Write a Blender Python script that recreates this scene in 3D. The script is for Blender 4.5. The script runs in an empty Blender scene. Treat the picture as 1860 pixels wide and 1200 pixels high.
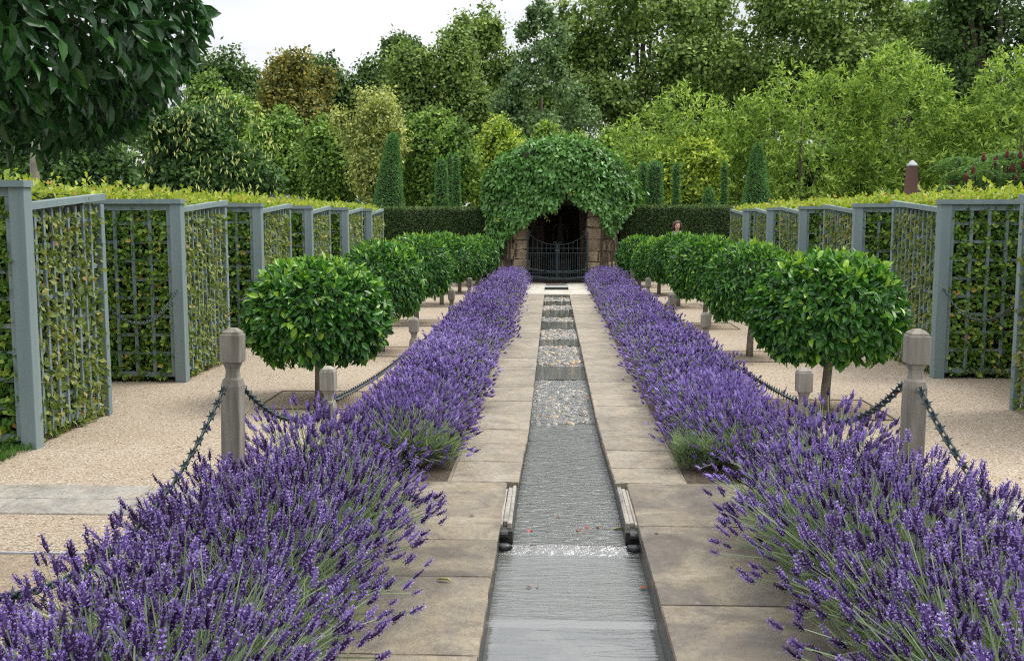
import bpy, math, random
import numpy as np
from mathutils import Matrix, Vector, Euler

# ------------------------------------------------------------------ camera, sky, sun, exposure
C = bpy.context.scene.collection
scn = bpy.context.scene
F, HOR, VX, CAMX, CAMZ = 1860.0, 396.0, 1004.0, -0.1, 1.75
pitch = math.atan((600 - HOR) / F)
yaw = math.atan((VX - 930) / F * math.cos(pitch))
cd = bpy.data.cameras.new("camera")
cam = bpy.data.objects.new("camera", cd); C.objects.link(cam)
cd.lens = 36.0; cd.sensor_width = 36.0; cd.sensor_fit = 'HORIZONTAL'
cd.clip_start = 0.05; cd.clip_end = 2000
cam.location = (CAMX, 0, CAMZ)
cam.rotation_euler = (math.pi / 2 - pitch, 0, yaw)
scn.camera = cam

SUN_EL, SUN_AZ = math.radians(58), math.radians(70)      # azimuth from +y towards +x
w = bpy.data.worlds.new("World"); scn.world = w; w.use_nodes = True
nt = w.node_tree; nt.nodes.clear()
def nn(t, ty, **kw):
    n = t.nodes.new(ty)
    for k, v in kw.items(): setattr(n, k, v)
    return n
sky = nn(nt, 'ShaderNodeTexSky', sky_type='NISHITA', sun_disc=False, sun_elevation=SUN_EL, sun_rotation=SUN_AZ)
tc = nn(nt, 'ShaderNodeTexCoord'); mp = nn(nt, 'ShaderNodeMapping'); mp.inputs['Scale'].default_value = (1.3, 1.3, 5.0)
nz = nn(nt, 'ShaderNodeTexNoise'); nz.inputs['Scale'].default_value = 2.6; nz.inputs['Detail'].default_value = 5; nz.inputs['Roughness'].default_value = .5
rp = nn(nt, 'ShaderNodeValToRGB')
rp.color_ramp.elements[0].position = .3; rp.color_ramp.elements[0].color = (2.75, 2.84, 3.05, 1)
rp.color_ramp.elements[1].position = .68; rp.color_ramp.elements[1].color = (4.3, 4.3, 4.33, 1)
mx = nn(nt, 'ShaderNodeMix', data_type='RGBA'); mx.inputs[0].default_value = .93
bg = nn(nt, 'ShaderNodeBackground'); bg.inputs['Strength'].default_value = .1
ow = nn(nt, 'ShaderNodeOutputWorld')
L = nt.links.new
L(tc.outputs['Generated'], mp.inputs[0]); L(mp.outputs[0], nz.inputs['Vector']); L(nz.outputs[0], rp.inputs[0])
sx = nn(nt, 'ShaderNodeSeparateXYZ'); L(tc.outputs['Generated'], sx.inputs[0])
mz = nn(nt, 'ShaderNodeMath', operation='MAXIMUM'); mz.inputs[1].default_value = 0; L(sx.outputs['Z'], mz.inputs[0])
ml = nn(nt, 'ShaderNodeMath', operation='MULTIPLY_ADD'); ml.inputs[1].default_value = 2.0; ml.inputs[2].default_value = 1.0; L(mz.outputs[0], ml.inputs[0])
vs = nn(nt, 'ShaderNodeVectorMath', operation='SCALE'); L(rp.outputs[0], vs.inputs[0]); L(ml.outputs[0], vs.inputs['Scale'])
L(sky.outputs[0], mx.inputs[6]); L(vs.outputs[0], mx.inputs[7]); L(mx.outputs[2], bg.inputs[0]); L(bg.outputs[0], ow.inputs[0])
sd = bpy.data.lights.new("sun", 'SUN'); sd.energy = 1.5; sd.angle = math.radians(24); sd.color = (1, .96, .88)
so = bpy.data.objects.new("sun", sd); C.objects.link(so)
sv = Vector((math.sin(SUN_AZ) * math.cos(SUN_EL), math.cos(SUN_AZ) * math.cos(SUN_EL), math.sin(SUN_EL)))
so.rotation_euler = sv.to_track_quat('Z', 'Y').to_euler()
so.location = sv * 40
scn.view_settings.view_transform = 'Standard'; scn.view_settings.look = 'None'
scn.view_settings.exposure = 0.95; scn.view_settings.gamma = 1.0; scn.view_settings.use_curve_mapping = False
scn.cycles.filter_width = 1.2; scn.cycles.use_denoising = False; scn.cycles.max_bounces = 8; scn.cycles.diffuse_bounces = 4; scn.cycles.transparent_max_bounces = 8

# ------------------------------------------------------------------ measuring helpers (where a thing stands)
cyw, syw, cp, sp_ = math.cos(yaw), math.sin(yaw), math.cos(pitch), math.sin(pitch)
FW = np.array([-syw * cp, cyw * cp, -sp_]); RT = np.array([cyw, syw, 0.0]); UP = np.cross(RT, FW); CP = np.array([CAMX, 0, CAMZ])
def ray(px, py): return FW + RT * (px - 930) / F + UP * (600 - py) / F
def at_y(px, py, Y): d = ray(px, py); return CP + d * (Y / d[1])
def at_z(px, py, z=0.0): d = ray(px, py); return CP + d * ((z - CP[2]) / d[2])
def at_x(px, X, py=500): d = ray(px, py); return (CP + d * ((X - CP[0]) / d[0]))[1]

# ------------------------------------------------------------------ mesh helpers
RG = np.random.default_rng(7)
random.seed(7)
def unit(a): return a / np.maximum(np.linalg.norm(a, axis=-1, keepdims=True), 1e-9)
LOC = {}
def make_mesh(name, V, T, tint=None, mat=None, smooth=False):
    V = np.asarray(V, np.float32).reshape(-1, 3); T = np.asarray(T, np.int32).reshape(-1, 3)
    m = bpy.data.meshes.new(name)
    m.vertices.add(len(V)); m.vertices.foreach_set('co', V.ravel())
    m.loops.add(T.size); m.loops.foreach_set('vertex_index', T.ravel())
    m.polygons.add(len(T)); m.polygons.foreach_set('loop_start', np.arange(0, T.size, 3, dtype=np.int32))
    try: m.polygons.foreach_set('loop_total', np.full(len(T), 3, np.int32))
    except Exception: pass
    m.polygons.foreach_set('use_smooth', np.full(len(T), smooth, bool))
    if tint is not None:
        a = m.attributes.new('tint', 'FLOAT', 'POINT'); a.data.foreach_set('value', np.asarray(tint, np.float32).ravel())
    m.update(calc_edges=True); m.validate()
    if mat: m.materials.append(mat)
    return m
def link(name, mesh, parent=None, loc=(0, 0, 0)):
    o = bpy.data.objects.new(name, mesh); C.objects.link(o)
    LOC[o.name] = np.array(loc, float)
    if parent is not None:
        o.parent = parent; o.location = Vector(np.array(loc, float) - LOC[parent.name])
    else: o.location = loc
    return o
def tag(o, label=None, cat=None, group=None, kind=None):
    if label: o['label'] = label
    if cat: o['category'] = cat
    if group: o['group'] = group
    if kind: o['kind'] = kind
    return o
def thing(name, loc, label, cat, group=None):
    return tag(link(name, None, None, loc), label, cat, group)
def obj(name, V, T, mat, parent=None, tint=None, smooth=False, kind=None):
    o = link(name, make_mesh(name, V, T, tint, mat, smooth), parent, (0, 0, 0))
    if kind: o['kind'] = kind
    return o
class MB:
    def __init__(s): s.V = []; s.T = []; s.C = []; s.n = 0
    def add(s, V, T, tint=.5):
        V = np.asarray(V, float).reshape(-1, 3); T = np.asarray(T, int).reshape(-1, 3)
        s.V.append(V); s.T.append(T + s.n); s.n += len(V)
        s.C.append(np.broadcast_to(np.asarray(tint, float), (len(V),)).copy()); return s
    def get(s): return np.concatenate(s.V), np.concatenate(s.T), np.concatenate(s.C)
    def build(s, name, mat, parent=None, smooth=False, kind=None):
        V, T, c = s.get(); return obj(name, V, T, mat, parent, c, smooth, kind)
def quads(q):
    q = np.asarray(q); return np.concatenate([q[:, [0, 1, 2]], q[:, [0, 2, 3]]])
BOXQ = quads([[0, 3, 2, 1], [4, 5, 6, 7], [0, 1, 5, 4], [1, 2, 6, 5], [2, 3, 7, 6], [3, 0, 4, 7]])
def box_vt(a, b):
    x0, y0, z0 = a; x1, y1, z1 = b
    return np.array([[x0, y0, z0], [x1, y0, z0], [x1, y1, z0], [x0, y1, z0], [x0, y0, z1], [x1, y0, z1], [x1, y1, z1], [x0, y1, z1]], float), BOXQ
def loft(rings, cap=True):
    """rings: list of (k,3) arrays"""
    k = len(rings[0]); V = np.concatenate(rings); T = []
    for i in range(len(rings) - 1):
        for j in range(k):
            a, b = i * k + j, i * k + (j + 1) % k
            T += [[a, b, b + k], [a, b + k, a + k]]
    if cap:
        n = (len(rings) - 1) * k
        for j in range(1, k - 1): T += [[0, j + 1, j], [n, n + j, n + j + 1]]
    return V, np.array(T)
def cham_box(a, b, c=.006):
    """box with chamfered vertical and top edges"""
    x0, y0, z0 = a; x1, y1, z1 = b
    def ring(i, z):
        return np.array([[x0 + i + c, y0 + i, z], [x1 - i - c, y0 + i, z], [x1 - i, y0 + i + c, z], [x1 - i, y1 - i - c, z],
                         [x1 - i - c, y1 - i, z], [x0 + i + c, y1 - i, z], [x0 + i, y1 - i - c, z], [x0 + i, y0 + i + c, z]])
    return loft([ring(0, z0), ring(0, z1 - c), ring(c, z1)])
def tube(pts, rad, k=6):
    P = np.asarray(pts, float); R = np.broadcast_to(np.asarray(rad, float), (len(P),)); rings = []
    for i in range(len(P)):
        t = unit(P[min(i + 1, len(P) - 1)] - P[max(i - 1, 0)])
        a = np.array([1, 0, 0]) if abs(t[0]) < .8 else np.array([0, 1, 0])
        u = unit(np.cross(t, a)); v = np.cross(t, u)
        an = np.arange(k) * 2 * math.pi / k
        rings.append(P[i] + R[i] * (np.cos(an)[:, None] * u + np.sin(an)[:, None] * v))
    return loft(rings)
def inst(TV, TT, P, U, N, S, tt=None, it=None, rng=RG):
    """copies of a template (x = along U, y = across, z = along N) at the points P; U, N unit vectors; S scalar or (n,3)"""
    P = np.asarray(P); n = len(P); U = unit(U); Vv = unit(np.cross(N, U)); Nn = np.cross(U, Vv)
    S = np.asarray(S, float)
    if S.ndim == 1: S = np.repeat(S[:, None], 3, 1)
    X = TV[None, :, :] * S[:, None, :]
    W = P[:, None, :] + X[:, :, 0:1] * U[:, None, :] + X[:, :, 1:2] * Vv[:, None, :] + X[:, :, 2:3] * Nn[:, None, :]
    T = (TT[None] + (np.arange(n) * len(TV))[:, None, None]).reshape(-1, 3)
    tint = np.zeros((n, len(TV)))
    if tt is not None: tint = tint + tt[None]
    if it is not None: tint = tint + np.asarray(it)[:, None]
    return W.reshape(-1, 3), T, np.clip(tint, 0, 1).ravel()
def rnd_dir(n, rng=RG): return unit(rng.normal(size=(n, 3)))
# leaf templates, length 1 along x
LEAF8 = (np.array([[0, 0, 0], [.3, .5, .10], [.33, 0, -.02], [.3, -.5, .10], [.68, .42, .07], [.7, 0, -.05], [.68, -.42, .07], [1, 0, -.16]]),
         np.array([[0, 2, 1], [0, 3, 2], [1, 2, 5], [1, 5, 4], [2, 3, 6], [2, 6, 5], [4, 5, 7], [5, 6, 7]]))
LEAF4 = (np.array([[0, 0, 0], [.42, .5, .12], [.45, 0, 0], [.42, -.5, .12], [1, 0, -.08]]),
         np.array([[0, 2, 1], [0, 3, 2], [1, 2, 4], [2, 3, 4]]))
LEAF2 = (np.array([[0, 0, 0], [.45, .5, .1], [.45, -.5, .1], [1, 0, 0]]), np.array([[0, 3, 1], [0, 2, 3]]))
def leafS(n, l, wd, rng, j=.25):
    f = 1 + rng.uniform(-j, j, n); return np.stack([l * f, wd * f, l * f * .8], 1)

# ------------------------------------------------------------------ materials
def new_mat(name):
    m = bpy.data.materials.new(name); m.use_nodes = True; t = m.node_tree; t.nodes.clear()
    o = nn(t, 'ShaderNodeOutputMaterial'); b = nn(t, 'ShaderNodeBsdfPrincipled'); t.links.new(b.outputs[0], o.inputs[0])
    return m, t, b, o
def ramp(t, stops, src):
    r = nn(t, 'ShaderNodeValToRGB'); e = r.color_ramp.elements
    while len(e) < len(stops): e.new(.5)
    for k, (p, c) in enumerate(stops): e[k].position = p; e[k].color = (*c, 1)
    t.links.new(src, r.inputs[0]); return r.outputs[0]
def noise(t, scale, detail=4, rough=.55, stretch=None, obj_space=False, dist=0):
    g = nn(t, 'ShaderNodeNewGeometry') if not obj_space else nn(t, 'ShaderNodeTexCoord')
    src = g.outputs['Position'] if not obj_space else g.outputs['Object']
    if stretch:
        m = nn(t, 'ShaderNodeMapping'); m.inputs['Scale'].default_value = stretch; t.links.new(src, m.inputs[0]); src = m.outputs[0]
    n = nn(t, 'ShaderNodeTexNoise'); n.inputs['Scale'].default_value = scale; n.inputs['Detail'].default_value = detail; n.inputs['Roughness'].default_value = rough
    n.inputs['Distortion'].default_value = dist
    t.links.new(src, n.inputs['Vector']); return n.outputs[0]
def math_(t, op, a, b):
    n = nn(t, 'ShaderNodeMath', operation=op)
    for i, v in enumerate((a, b)):
        if isinstance(v, (int, float)): n.inputs[i].default_value = v
        else: t.links.new(v, n.inputs[i])
    return n.outputs[0]
def mixc(t, f, a, b, blend='MIX'):
    n = nn(t, 'ShaderNodeMix', data_type='RGBA', blend_type=blend)
    if isinstance(f, (int, float)): n.inputs[0].default_value = f
    else: t.links.new(f, n.inputs[0])
    for i, v in ((6, a), (7, b)):
        if isinstance(v, tuple): n.inputs[i].default_value = (*v, 1)
        else: t.links.new(v, n.inputs[i])
    return n.outputs[2]
def bump(t, b, h, strength=.4, dist=.01):
    n = nn(t, 'ShaderNodeBump'); n.inputs['Strength'].default_value = strength; n.inputs['Distance'].default_value = dist
    t.links.new(h, n.inputs['Height']); t.links.new(n.outputs[0], b.inputs['Normal'])
def leaf_mat(name, stops, rough=.45, tl=.25, spec=.5, gain=1.0):
    stops = [(p, tuple(min(.8, x * gain) for x in c)) for p, c in stops]
    m, t, b, o = new_mat(name)
    a = nn(t, 'ShaderNodeAttribute', attribute_name='tint')
    oi = nn(t, 'ShaderNodeObjectInfo')
    v = math_(t, 'ADD', a.outputs['Fac'], math_(t, 'MULTIPLY', math_(t, 'SUBTRACT', noise(t, 1.7, 3), .5), .5))
    c = ramp(t, stops, v)
    b.inputs['Roughness'].default_value = rough; b.inputs['Specular IOR Level'].default_value = spec
    t.links.new(c, b.inputs['Base Color'])
    if tl > 0:
        tr = nn(t, 'ShaderNodeBsdfTranslucent'); t.links.new(mixc(t, .5, c, mixc(t, 1, c, (1.5, 1.5, .6), 'MULTIPLY')), tr.inputs[0])
        ms = nn(t, 'ShaderNodeMixShader'); ms.inputs[0].default_value = tl
        t.links.new(b.outputs[0], ms.inputs[1]); t.links.new(tr.outputs[0], ms.inputs[2]); t.links.new(ms.outputs[0], o.inputs[0])
    return m
def simple_mat(name, c1, c2, scale=6, rough=.8, bscale=40, bstr=.3, bdist=.004, stretch=None, detail=5, metal=0, objrand=0, contrast=(.3, .7)):
    m, t, b, o = new_mat(name)
    c = ramp(t, [(contrast[0], c1), (contrast[1], c2)], noise(t, scale, detail, .6, stretch))
    if objrand:
        oi = nn(t, 'ShaderNodeObjectInfo')
        k = math_(t, 'ADD', math_(t, 'MULTIPLY', oi.outputs['Random'], objrand), 1 - objrand * .5)
        vm = nn(t, 'ShaderNodeVectorMath', operation='SCALE'); t.links.new(c, vm.inputs[0]); t.links.new(k, vm.inputs['Scale']); c = vm.outputs[0]
    t.links.new(c, b.inputs['Base Color']); b.inputs['Roughness'].default_value = rough; b.inputs['Metallic'].default_value = metal
    if bstr: bump(t, b, noise(t, bscale, 4, .6, stretch), bstr, bdist)
    return m

M = {}
M['laurel'] = leaf_mat('laurel_leaf', [(.0, (.012, .046, .010)), (.45, (.036, .125, .017)), (.72, (.075, .21, .022)), (1, (.25, .40, .035))], .34, .22, .5, gain=1.3)
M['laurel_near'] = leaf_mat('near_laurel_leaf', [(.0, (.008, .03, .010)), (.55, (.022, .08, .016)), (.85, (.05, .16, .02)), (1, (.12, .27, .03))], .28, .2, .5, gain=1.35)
M['hornbeam'] = leaf_mat('hornbeam_leaf', [(.0, (.022, .05, .010)), (.35, (.062, .145, .02)), (.6, (.13, .23, .032)), (.85, (.26, .33, .05)), (1, (.36, .21, .06))], .5, .3, gain=1.5)
M['hornbeam_side'] = leaf_mat('weathered_hornbeam_leaf', [(.0, (.05, .09, .02)), (.4, (.13, .19, .04)), (.72, (.24, .27, .065)), (1, (.31, .19, .07))], .5, .3, gain=1.25)
M['sprout'] = leaf_mat('hornbeam_young_leaf', [(.0, (.14, .24, .02)), (.5, (.34, .43, .045)), (.8, (.48, .5, .07)), (1, (.55, .33, .10))], .5, .35)
M['yew'] = leaf_mat('yew_needles', [(.0, (.012, .032, .010)), (.5, (.028, .06, .014)), (.9, (.06, .09, .02)), (1, (.12, .085, .03))], .6, .1, gain=2.2)
M['topiary'] = leaf_mat('topiary_needles', [(.0, (.02, .055, .016)), (.5, (.05, .125, .032)), (1, (.10, .20, .05))], .6, .2, gain=2.3)
M['hydrangea'] = leaf_mat('climber_leaf', [(.0, (.020, .06, .012)), (.5, (.06, .145, .027)), (.85, (.10, .23, .05)), (1, (.22, .33, .09))], .4, .2, gain=1.75)
M['lav_stem'] = leaf_mat('lavender_stem', [(.0, (.09, .16, .06)), (.5, (.23, .32, .175)), (1, (.38, .45, .31))], .7, .3)
M['lav_far_stem'] = M['lav_stem']
M['lav'] = leaf_mat('lavender_flower', [(.0, (.026, .013, .042)), (.22, (.064, .035, .115)), (.5, (.195, .125, .40)), (.75, (.33, .24, .62)), (1, (.54, .46, .76))], .75, .2, .2)
M['grass'] = leaf_mat('grass_blade', [(0, (.03, .10, .01)), (1, (.11, .25, .03))], .6, .3)
M['oak_paint'] = simple_mat('grey_blue_paint', (.165, .228, .236), (.225, .29, .298), 9, .62, 120, .35, .002, (1, 1, .06))
M['oak'] = simple_mat('weathered_oak', (.17, .153, .122), (.37, .345, .295), 7, .85, 60, .6, .006, (3, 3, .35), 6, 0, .35)
M['bark'] = simple_mat('bark', (.05, .036, .024), (.15, .12, .085), 14, .9, 30, .8, .01, (2, 2, .5))
M['bark_pale'] = simple_mat('smooth_grey_bark', (.17, .145, .115), (.32, .28, .23), 14, .85, 40, .5, .005, (2, 2, .7))
M['iron'] = simple_mat('green_black_iron', (.012, .024, .026), (.035, .06, .064), 20, .45, 60, .2, .001)
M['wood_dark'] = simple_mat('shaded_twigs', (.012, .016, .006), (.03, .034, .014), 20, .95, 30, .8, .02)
M['soil'] = simple_mat('bed_soil', (.045, .032, .022), (.14, .105, .075), 30, .95, 60, 1, .02)
M['pit'] = simple_mat('pit_soil', (.25, .19, .13), (.46, .37, .27), 30, .95, 60, 1, .02)
M['mortar'] = simple_mat('mortar', (.14, .12, .09), (.28, .245, .19), 20, .95, 60, .5, .005)
M['slate'] = simple_mat('dark_slate', (.02, .023, .025), (.07, .075, .08), 15, .3, 40, .4, .004)
M['tufa'] = simple_mat('tufa_stone', (.26, .185, .115), (.56, .43, .29), 5, .95, 22, 1, .05, None, 8, 0, .3)
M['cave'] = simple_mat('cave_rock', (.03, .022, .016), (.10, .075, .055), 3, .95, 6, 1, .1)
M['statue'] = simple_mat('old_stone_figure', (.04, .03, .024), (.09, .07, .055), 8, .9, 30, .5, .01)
M['obelisk'] = simple_mat('rusty_brown_stone', (.07, .035, .028), (.16, .075, .055), 4, .7, 30, .4, .01, (1, 1, .25))
M['lead'] = simple_mat('pale_lead', (.32, .34, .36), (.48, .5, .52), 10, .6, 30, .2, .003)
M['skin'] = simple_mat('skin', (.50, .29, .21), (.58, .35, .26), 8, .5, 60, .1, .001)
M['hair'] = simple_mat('brown_hair', (.035, .014, .009), (.075, .03, .018), 30, .6, 60, .5, .004, (3, 3, .4))
M['shirt'] = simple_mat('white_cloth', (.68, .70, .76), (.8, .8, .84), 10, .8, 40, .2, .003)
M['jacket'] = simple_mat('dark_cloth', (.018, .02, .03), (.04, .042, .055), 10, .85, 40, .3, .003)
M['eye'] = simple_mat('eye_dark', (.02, .014, .012), (.03, .02, .018), 10, .3, 40, 0)
M['lips'] = simple_mat('lips', (.34, .12, .11), (.4, .15, .13), 10, .4, 40, 0)
M['sumac_red'] = simple_mat('sumac_cone', (.07, .010, .014), (.15, .02, .024), 30, .9, 60, .8, .02)

def paving_mat(name, cols, gain=1.0, rand=.3):
    m, t, b, o = new_mat(name)
    oi = nn(t, 'ShaderNodeObjectInfo')
    g = nn(t, 'ShaderNodeNewGeometry')
    off = nn(t, 'ShaderNodeVectorMath', operation='SCALE'); off.inputs[0].default_value = (37, 91, 17); t.links.new(oi.outputs['Random'], off.inputs['Scale'])
    ad = nn(t, 'ShaderNodeVectorMath', operation='ADD'); t.links.new(g.outputs['Position'], ad.inputs[0]); t.links.new(off.outputs[0], ad.inputs[1])
    def nz(sc, det=6, ro=.6, dist=0):
        n = nn(t, 'ShaderNodeTexNoise'); n.inputs['Scale'].default_value = sc; n.inputs['Detail'].default_value = det; n.inputs['Roughness'].default_value = ro
        n.inputs['Distortion'].default_value = dist; t.links.new(ad.outputs[0], n.inputs['Vector']); return n.outputs[0]
    c = ramp(t, cols, nz(2.2, 7, .62, .8))
    c = mixc(t, math_(t, 'MULTIPLY', ramp(t, [(.5, (0, 0, 0)), (.72, (1, 1, 1))], nz(2.6, 7, .68, .7)), .6), c, (.085, .074, .068))
    c = mixc(t, math_(t, 'MULTIPLY', ramp(t, [(.62, (0, 0, 0)), (.7, (1, 1, 1))], nz(17, 4, .7)), .35), c, (.34, .31, .26))
    c = mixc(t, ramp(t, [(.0, (.55, .55, .55)), (.35, (0, 0, 0))], nz(60, 3, .7)), c, (.06, .05, .045))
    c = mixc(t, math_(t, 'MULTIPLY', ramp(t, [(.38, (1, 1, 1)), (.55, (0, 0, 0))], nz(24, 7, .75)), .38), c, (.09, .078, .065))
    wv = nn(t, 'ShaderNodeTexWave'); wv.inputs['Scale'].default_value = .9; wv.inputs['Distortion'].default_value = 9; wv.inputs['Detail'].default_value = 5; wv.inputs['Detail Scale'].default_value = 1.6
    t.links.new(ad.outputs[0], wv.inputs['Vector'])
    c = mixc(t, math_(t, 'MULTIPLY', wv.outputs['Fac'], .22), c, mixc(t, 1, c, (1.15, 1.0, .78), 'MULTIPLY'))
    vein = ramp(t, [(.485, (0, 0, 0)), (.5, (1, 1, 1)), (.515, (0, 0, 0))], nz(1.6, 6, .6, 1.5))
    c = mixc(t, math_(t, 'MULTIPLY', vein, .09), c, (.075, .062, .052))
    k = math_(t, 'MULTIPLY', math_(t, 'ADD', math_(t, 'MULTIPLY', oi.outputs['Random'], rand), 1 - rand * .5), gain)
    vm = nn(t, 'ShaderNodeVectorMath', operation='SCALE'); t.links.new(c, vm.inputs[0]); t.links.new(k, vm.inputs['Scale'])
    t.links.new(vm.outputs[0], b.inputs['Base Color']); b.inputs['Roughness'].default_value = .75
    h = math_(t, 'ADD', math_(t, 'ADD', nz(5, 8, .65, .6), math_(t, 'MULTIPLY', vein, -.05)), math_(t, 'MULTIPLY', nz(60, 3, .6), .18))
    bump(t, b, h, .9, .03)
    return m
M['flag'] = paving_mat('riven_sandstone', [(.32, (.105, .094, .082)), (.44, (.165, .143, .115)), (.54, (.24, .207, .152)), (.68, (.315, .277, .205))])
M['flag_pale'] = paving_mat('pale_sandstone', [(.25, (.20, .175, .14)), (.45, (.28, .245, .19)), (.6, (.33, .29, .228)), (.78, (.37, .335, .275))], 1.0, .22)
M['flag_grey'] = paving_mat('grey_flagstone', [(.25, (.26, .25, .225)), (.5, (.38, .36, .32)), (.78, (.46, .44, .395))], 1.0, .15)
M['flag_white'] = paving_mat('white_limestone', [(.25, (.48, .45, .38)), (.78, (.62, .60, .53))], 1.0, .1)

def gravel_mat():
    m, t, b, o = new_mat('gravel')
    g = nn(t, 'ShaderNodeNewGeometry')
    v = nn(t, 'ShaderNodeTexVoronoi'); v.inputs['Scale'].default_value = 75; t.links.new(g.outputs['Position'], v.inputs['Vector'])
    sep = nn(t, 'ShaderNodeSeparateColor'); t.links.new(v.outputs['Color'], sep.inputs[0])
    c = ramp(t, [(.0, (.36, .275, .195)), (.35, (.50, .415, .31)), (.7, (.59, .51, .40)), (1, (.68, .62, .53))], sep.outputs[0])
    c = mixc(t, math_(t, 'MULTIPLY', ramp(t, [(.45, (0, 0, 0)), (.75, (1, 1, 1))], noise(t, .9, 5, .6)), .45), c, (.36, .265, .165))
    c = mixc(t, ramp(t, [(.0, (0, 0, 0)), (.6, (.5, .5, .5)), (1, (1, 1, 1))], math_(t, 'MULTIPLY', v.outputs['Distance'], 1.1)), c, (.2, .15, .10))
    t.links.new(c, b.inputs['Base Color']); b.inputs['Roughness'].default_value = .9
    h = math_(t, 'ADD', math_(t, 'MULTIPLY', v.outputs['Distance'], -.6), math_(t, 'MULTIPLY', noise(t, 3, 4), 1.0))
    bump(t, b, h, .7, .012)
    return m
M['gravel'] = gravel_mat()
M['pebble'] = leaf_mat('gravel_pebble', [(0, (.20, .13, .08)), (.5, (.44, .35, .24)), (1, (.62, .55, .44))], .85, 0)
M['cobble'] = leaf_mat('river_cobble', [(0, (.12, .10, .08)), (.4, (.30, .27, .23)), (.75, (.45, .41, .35)), (.92, (.52, .40, .24)), (1, (.55, .36, .17))], .25, 0, .6, gain=.66)

def water_mat(name, base, scale, stretch, strength, patch=None, dist=.02, fine=0):
    m, t, b, o = new_mat(name)
    c = base
    if patch: 
        c = mixc(t, ramp(t, [(.44, (0, 0, 0)), (.53, (1, 1, 1))], noise(t, 3.0, 3, .5, (1.6, 1, 1), False, 1.5)), base, patch)
        t.links.new(c, b.inputs['Base Color'])
    else: b.inputs['Base Color'].default_value = (*base, 1)
    b.inputs['Roughness'].default_value = .06; b.inputs['IOR'].default_value = 1.9; b.inputs['Specular IOR Level'].default_value = 1.0
    h = noise(t, scale, 5, .6, stretch, False, .6)
    if fine: h = math_(t, 'ADD', h, math_(t, 'MULTIPLY', noise(t, scale * 4.3, 3, .6, stretch), fine))
    bump(t, b, h, strength, dist)
    return m
M['water_calm'] = water_mat('calm_water', (.115, .12, .11), 3.6, (1.0, 4.2, 1), .18, (.085, .09, .084), .02, .12)
M['water_riffle'] = water_mat('rippled_water', (.11, .115, .105), 5.5, (1.0, 4.4, 1), .32, None, .03, .16)
M['water_rough'] = water_mat('rushing_water', (.07, .075, .065), 10, (1.0, 2.6, 1), .55, None, .04, .2)
M['water_white'] = water_mat('broken_water', (.27, .275, .27), 26, (1.0, 1.4, 1), 1.0, None, .06, .4)
M['water_dark'] = water_mat('dark_weir_water', (.022, .026, .02), 12, (.7, 3, 1), .35, None, .02, .2)
M['wet'] = simple_mat('wet_channel_stone', (.016, .017, .012), (.04, .039, .03), 6, .4, 25, .5, .008)

# ------------------------------------------------------------------ setting: ground, gravel, rill, paving
def sheet(rects, z):
    mb = MB()
    for (x0, y0, x1, y1) in rects: mb.add([[x0, y0, z], [x1, y0, z], [x1, y1, z], [x0, y1, z]], [[0, 1, 2], [0, 2, 3]])
    return mb
def around(x0, y0, x1, y1, hx, hy0, hy1):
    return [(x0, y0, -hx, y1), (hx, y0, x1, y1), (-hx, y0, hx, hy0), (-hx, hy1, hx, y1)]
Y0, Y1 = -3.0, 28.0
M['earth'] = simple_mat('garden_earth', (.03, .05, .015), (.08, .09, .035), 3, .95, 30, .8, .02)
tag(sheet(around(-600, -60, 600, 1200, .62, Y0, Y1), -.03).build('ground', M['earth']), kind='structure')
tag(sheet([(-6.2, Y0, -.6, 29), (.6, Y0, 6.2, 29)], -.012).build('gravel', M['gravel']), kind='structure')
tag(sheet([(-1.78, Y0, -.7, 27.9), (.7, Y0, 1.78, 27.9)], -.008).build('soil_bed', M['soil']), kind='structure')
# loose stones lying on the gravel where they can be made out
def gravel_stones():
    V = np.array([[1, 0, .1], [0, 1, .1], [-1, 0, .1], [0, -1, .1], [.2, .1, .7]], float); T = np.array([[0, 1, 4], [1, 2, 4], [2, 3, 4], [3, 0, 4]])
    n = 16000; y = RG.uniform(2.5, 13, n) ; x = RG.uniform(1.6, 4.4, n) * RG.choice([-1, 1], n)
    P = np.stack([x, y, np.full(n, -.012)], 1); s = RG.uniform(.003, .009, n) * np.where(RG.uniform(0, 1, n) < .06, 1.7, 1)
    U = rnd_dir(n); U[:, 2] = 0
    return inst(V, T, P, U, np.tile([0, 0, 1.], (n, 1)), s, None, RG.uniform(0, 1, n))
V, T, c = gravel_stones(); obj('gravel_stones', V, T, M['pebble'], None, c, kind='stuff')

# channel: bed and side walls
WEIR = [-3.0, 4.62, 5.60]                                        # near sheets of water
ys = [float(at_z(1010, p, -.06)[1]) for p in (770, 688, 664, 628, 617, 599, 586, 578, 565, 557, 550, 543, 536)]
channel = tag(link('rill_channel', None), kind='structure')
mb = MB()
def half(y):
    if y < 5.66: return .385 + (.012 if y > 5 else 0)
    if y < 6.7: return .322
    if y < 8.6: return .322 - .032 * (y - 6.7) / 1.9
    return .292
prof = [(-3, .395), (5.70, .395), (5.7001, .322), (6.7, .322), (8.6, .292), (23.6, .292)]
for s in (-1, 1):
    for (ya, ha), (yb, hb) in zip(prof[:-1], prof[1:]):
        q = np.array([[s * ha, ya, -.32], [s * hb, yb, -.32], [s * hb, yb, -.032], [s * ha, ya, -.032]])
        mb.add(q, [[0, 1, 2], [0, 2, 3]])
        q2 = q.copy(); q2[:, 0] += s * .12; q2[:, 2] = np.where(q2[:, 2] > -.2, -.032, -.32)
        mb.add(np.array([q[3], q[2], q2[2], q2[3]]), [[0, 1, 2], [0, 2, 3]])
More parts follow.
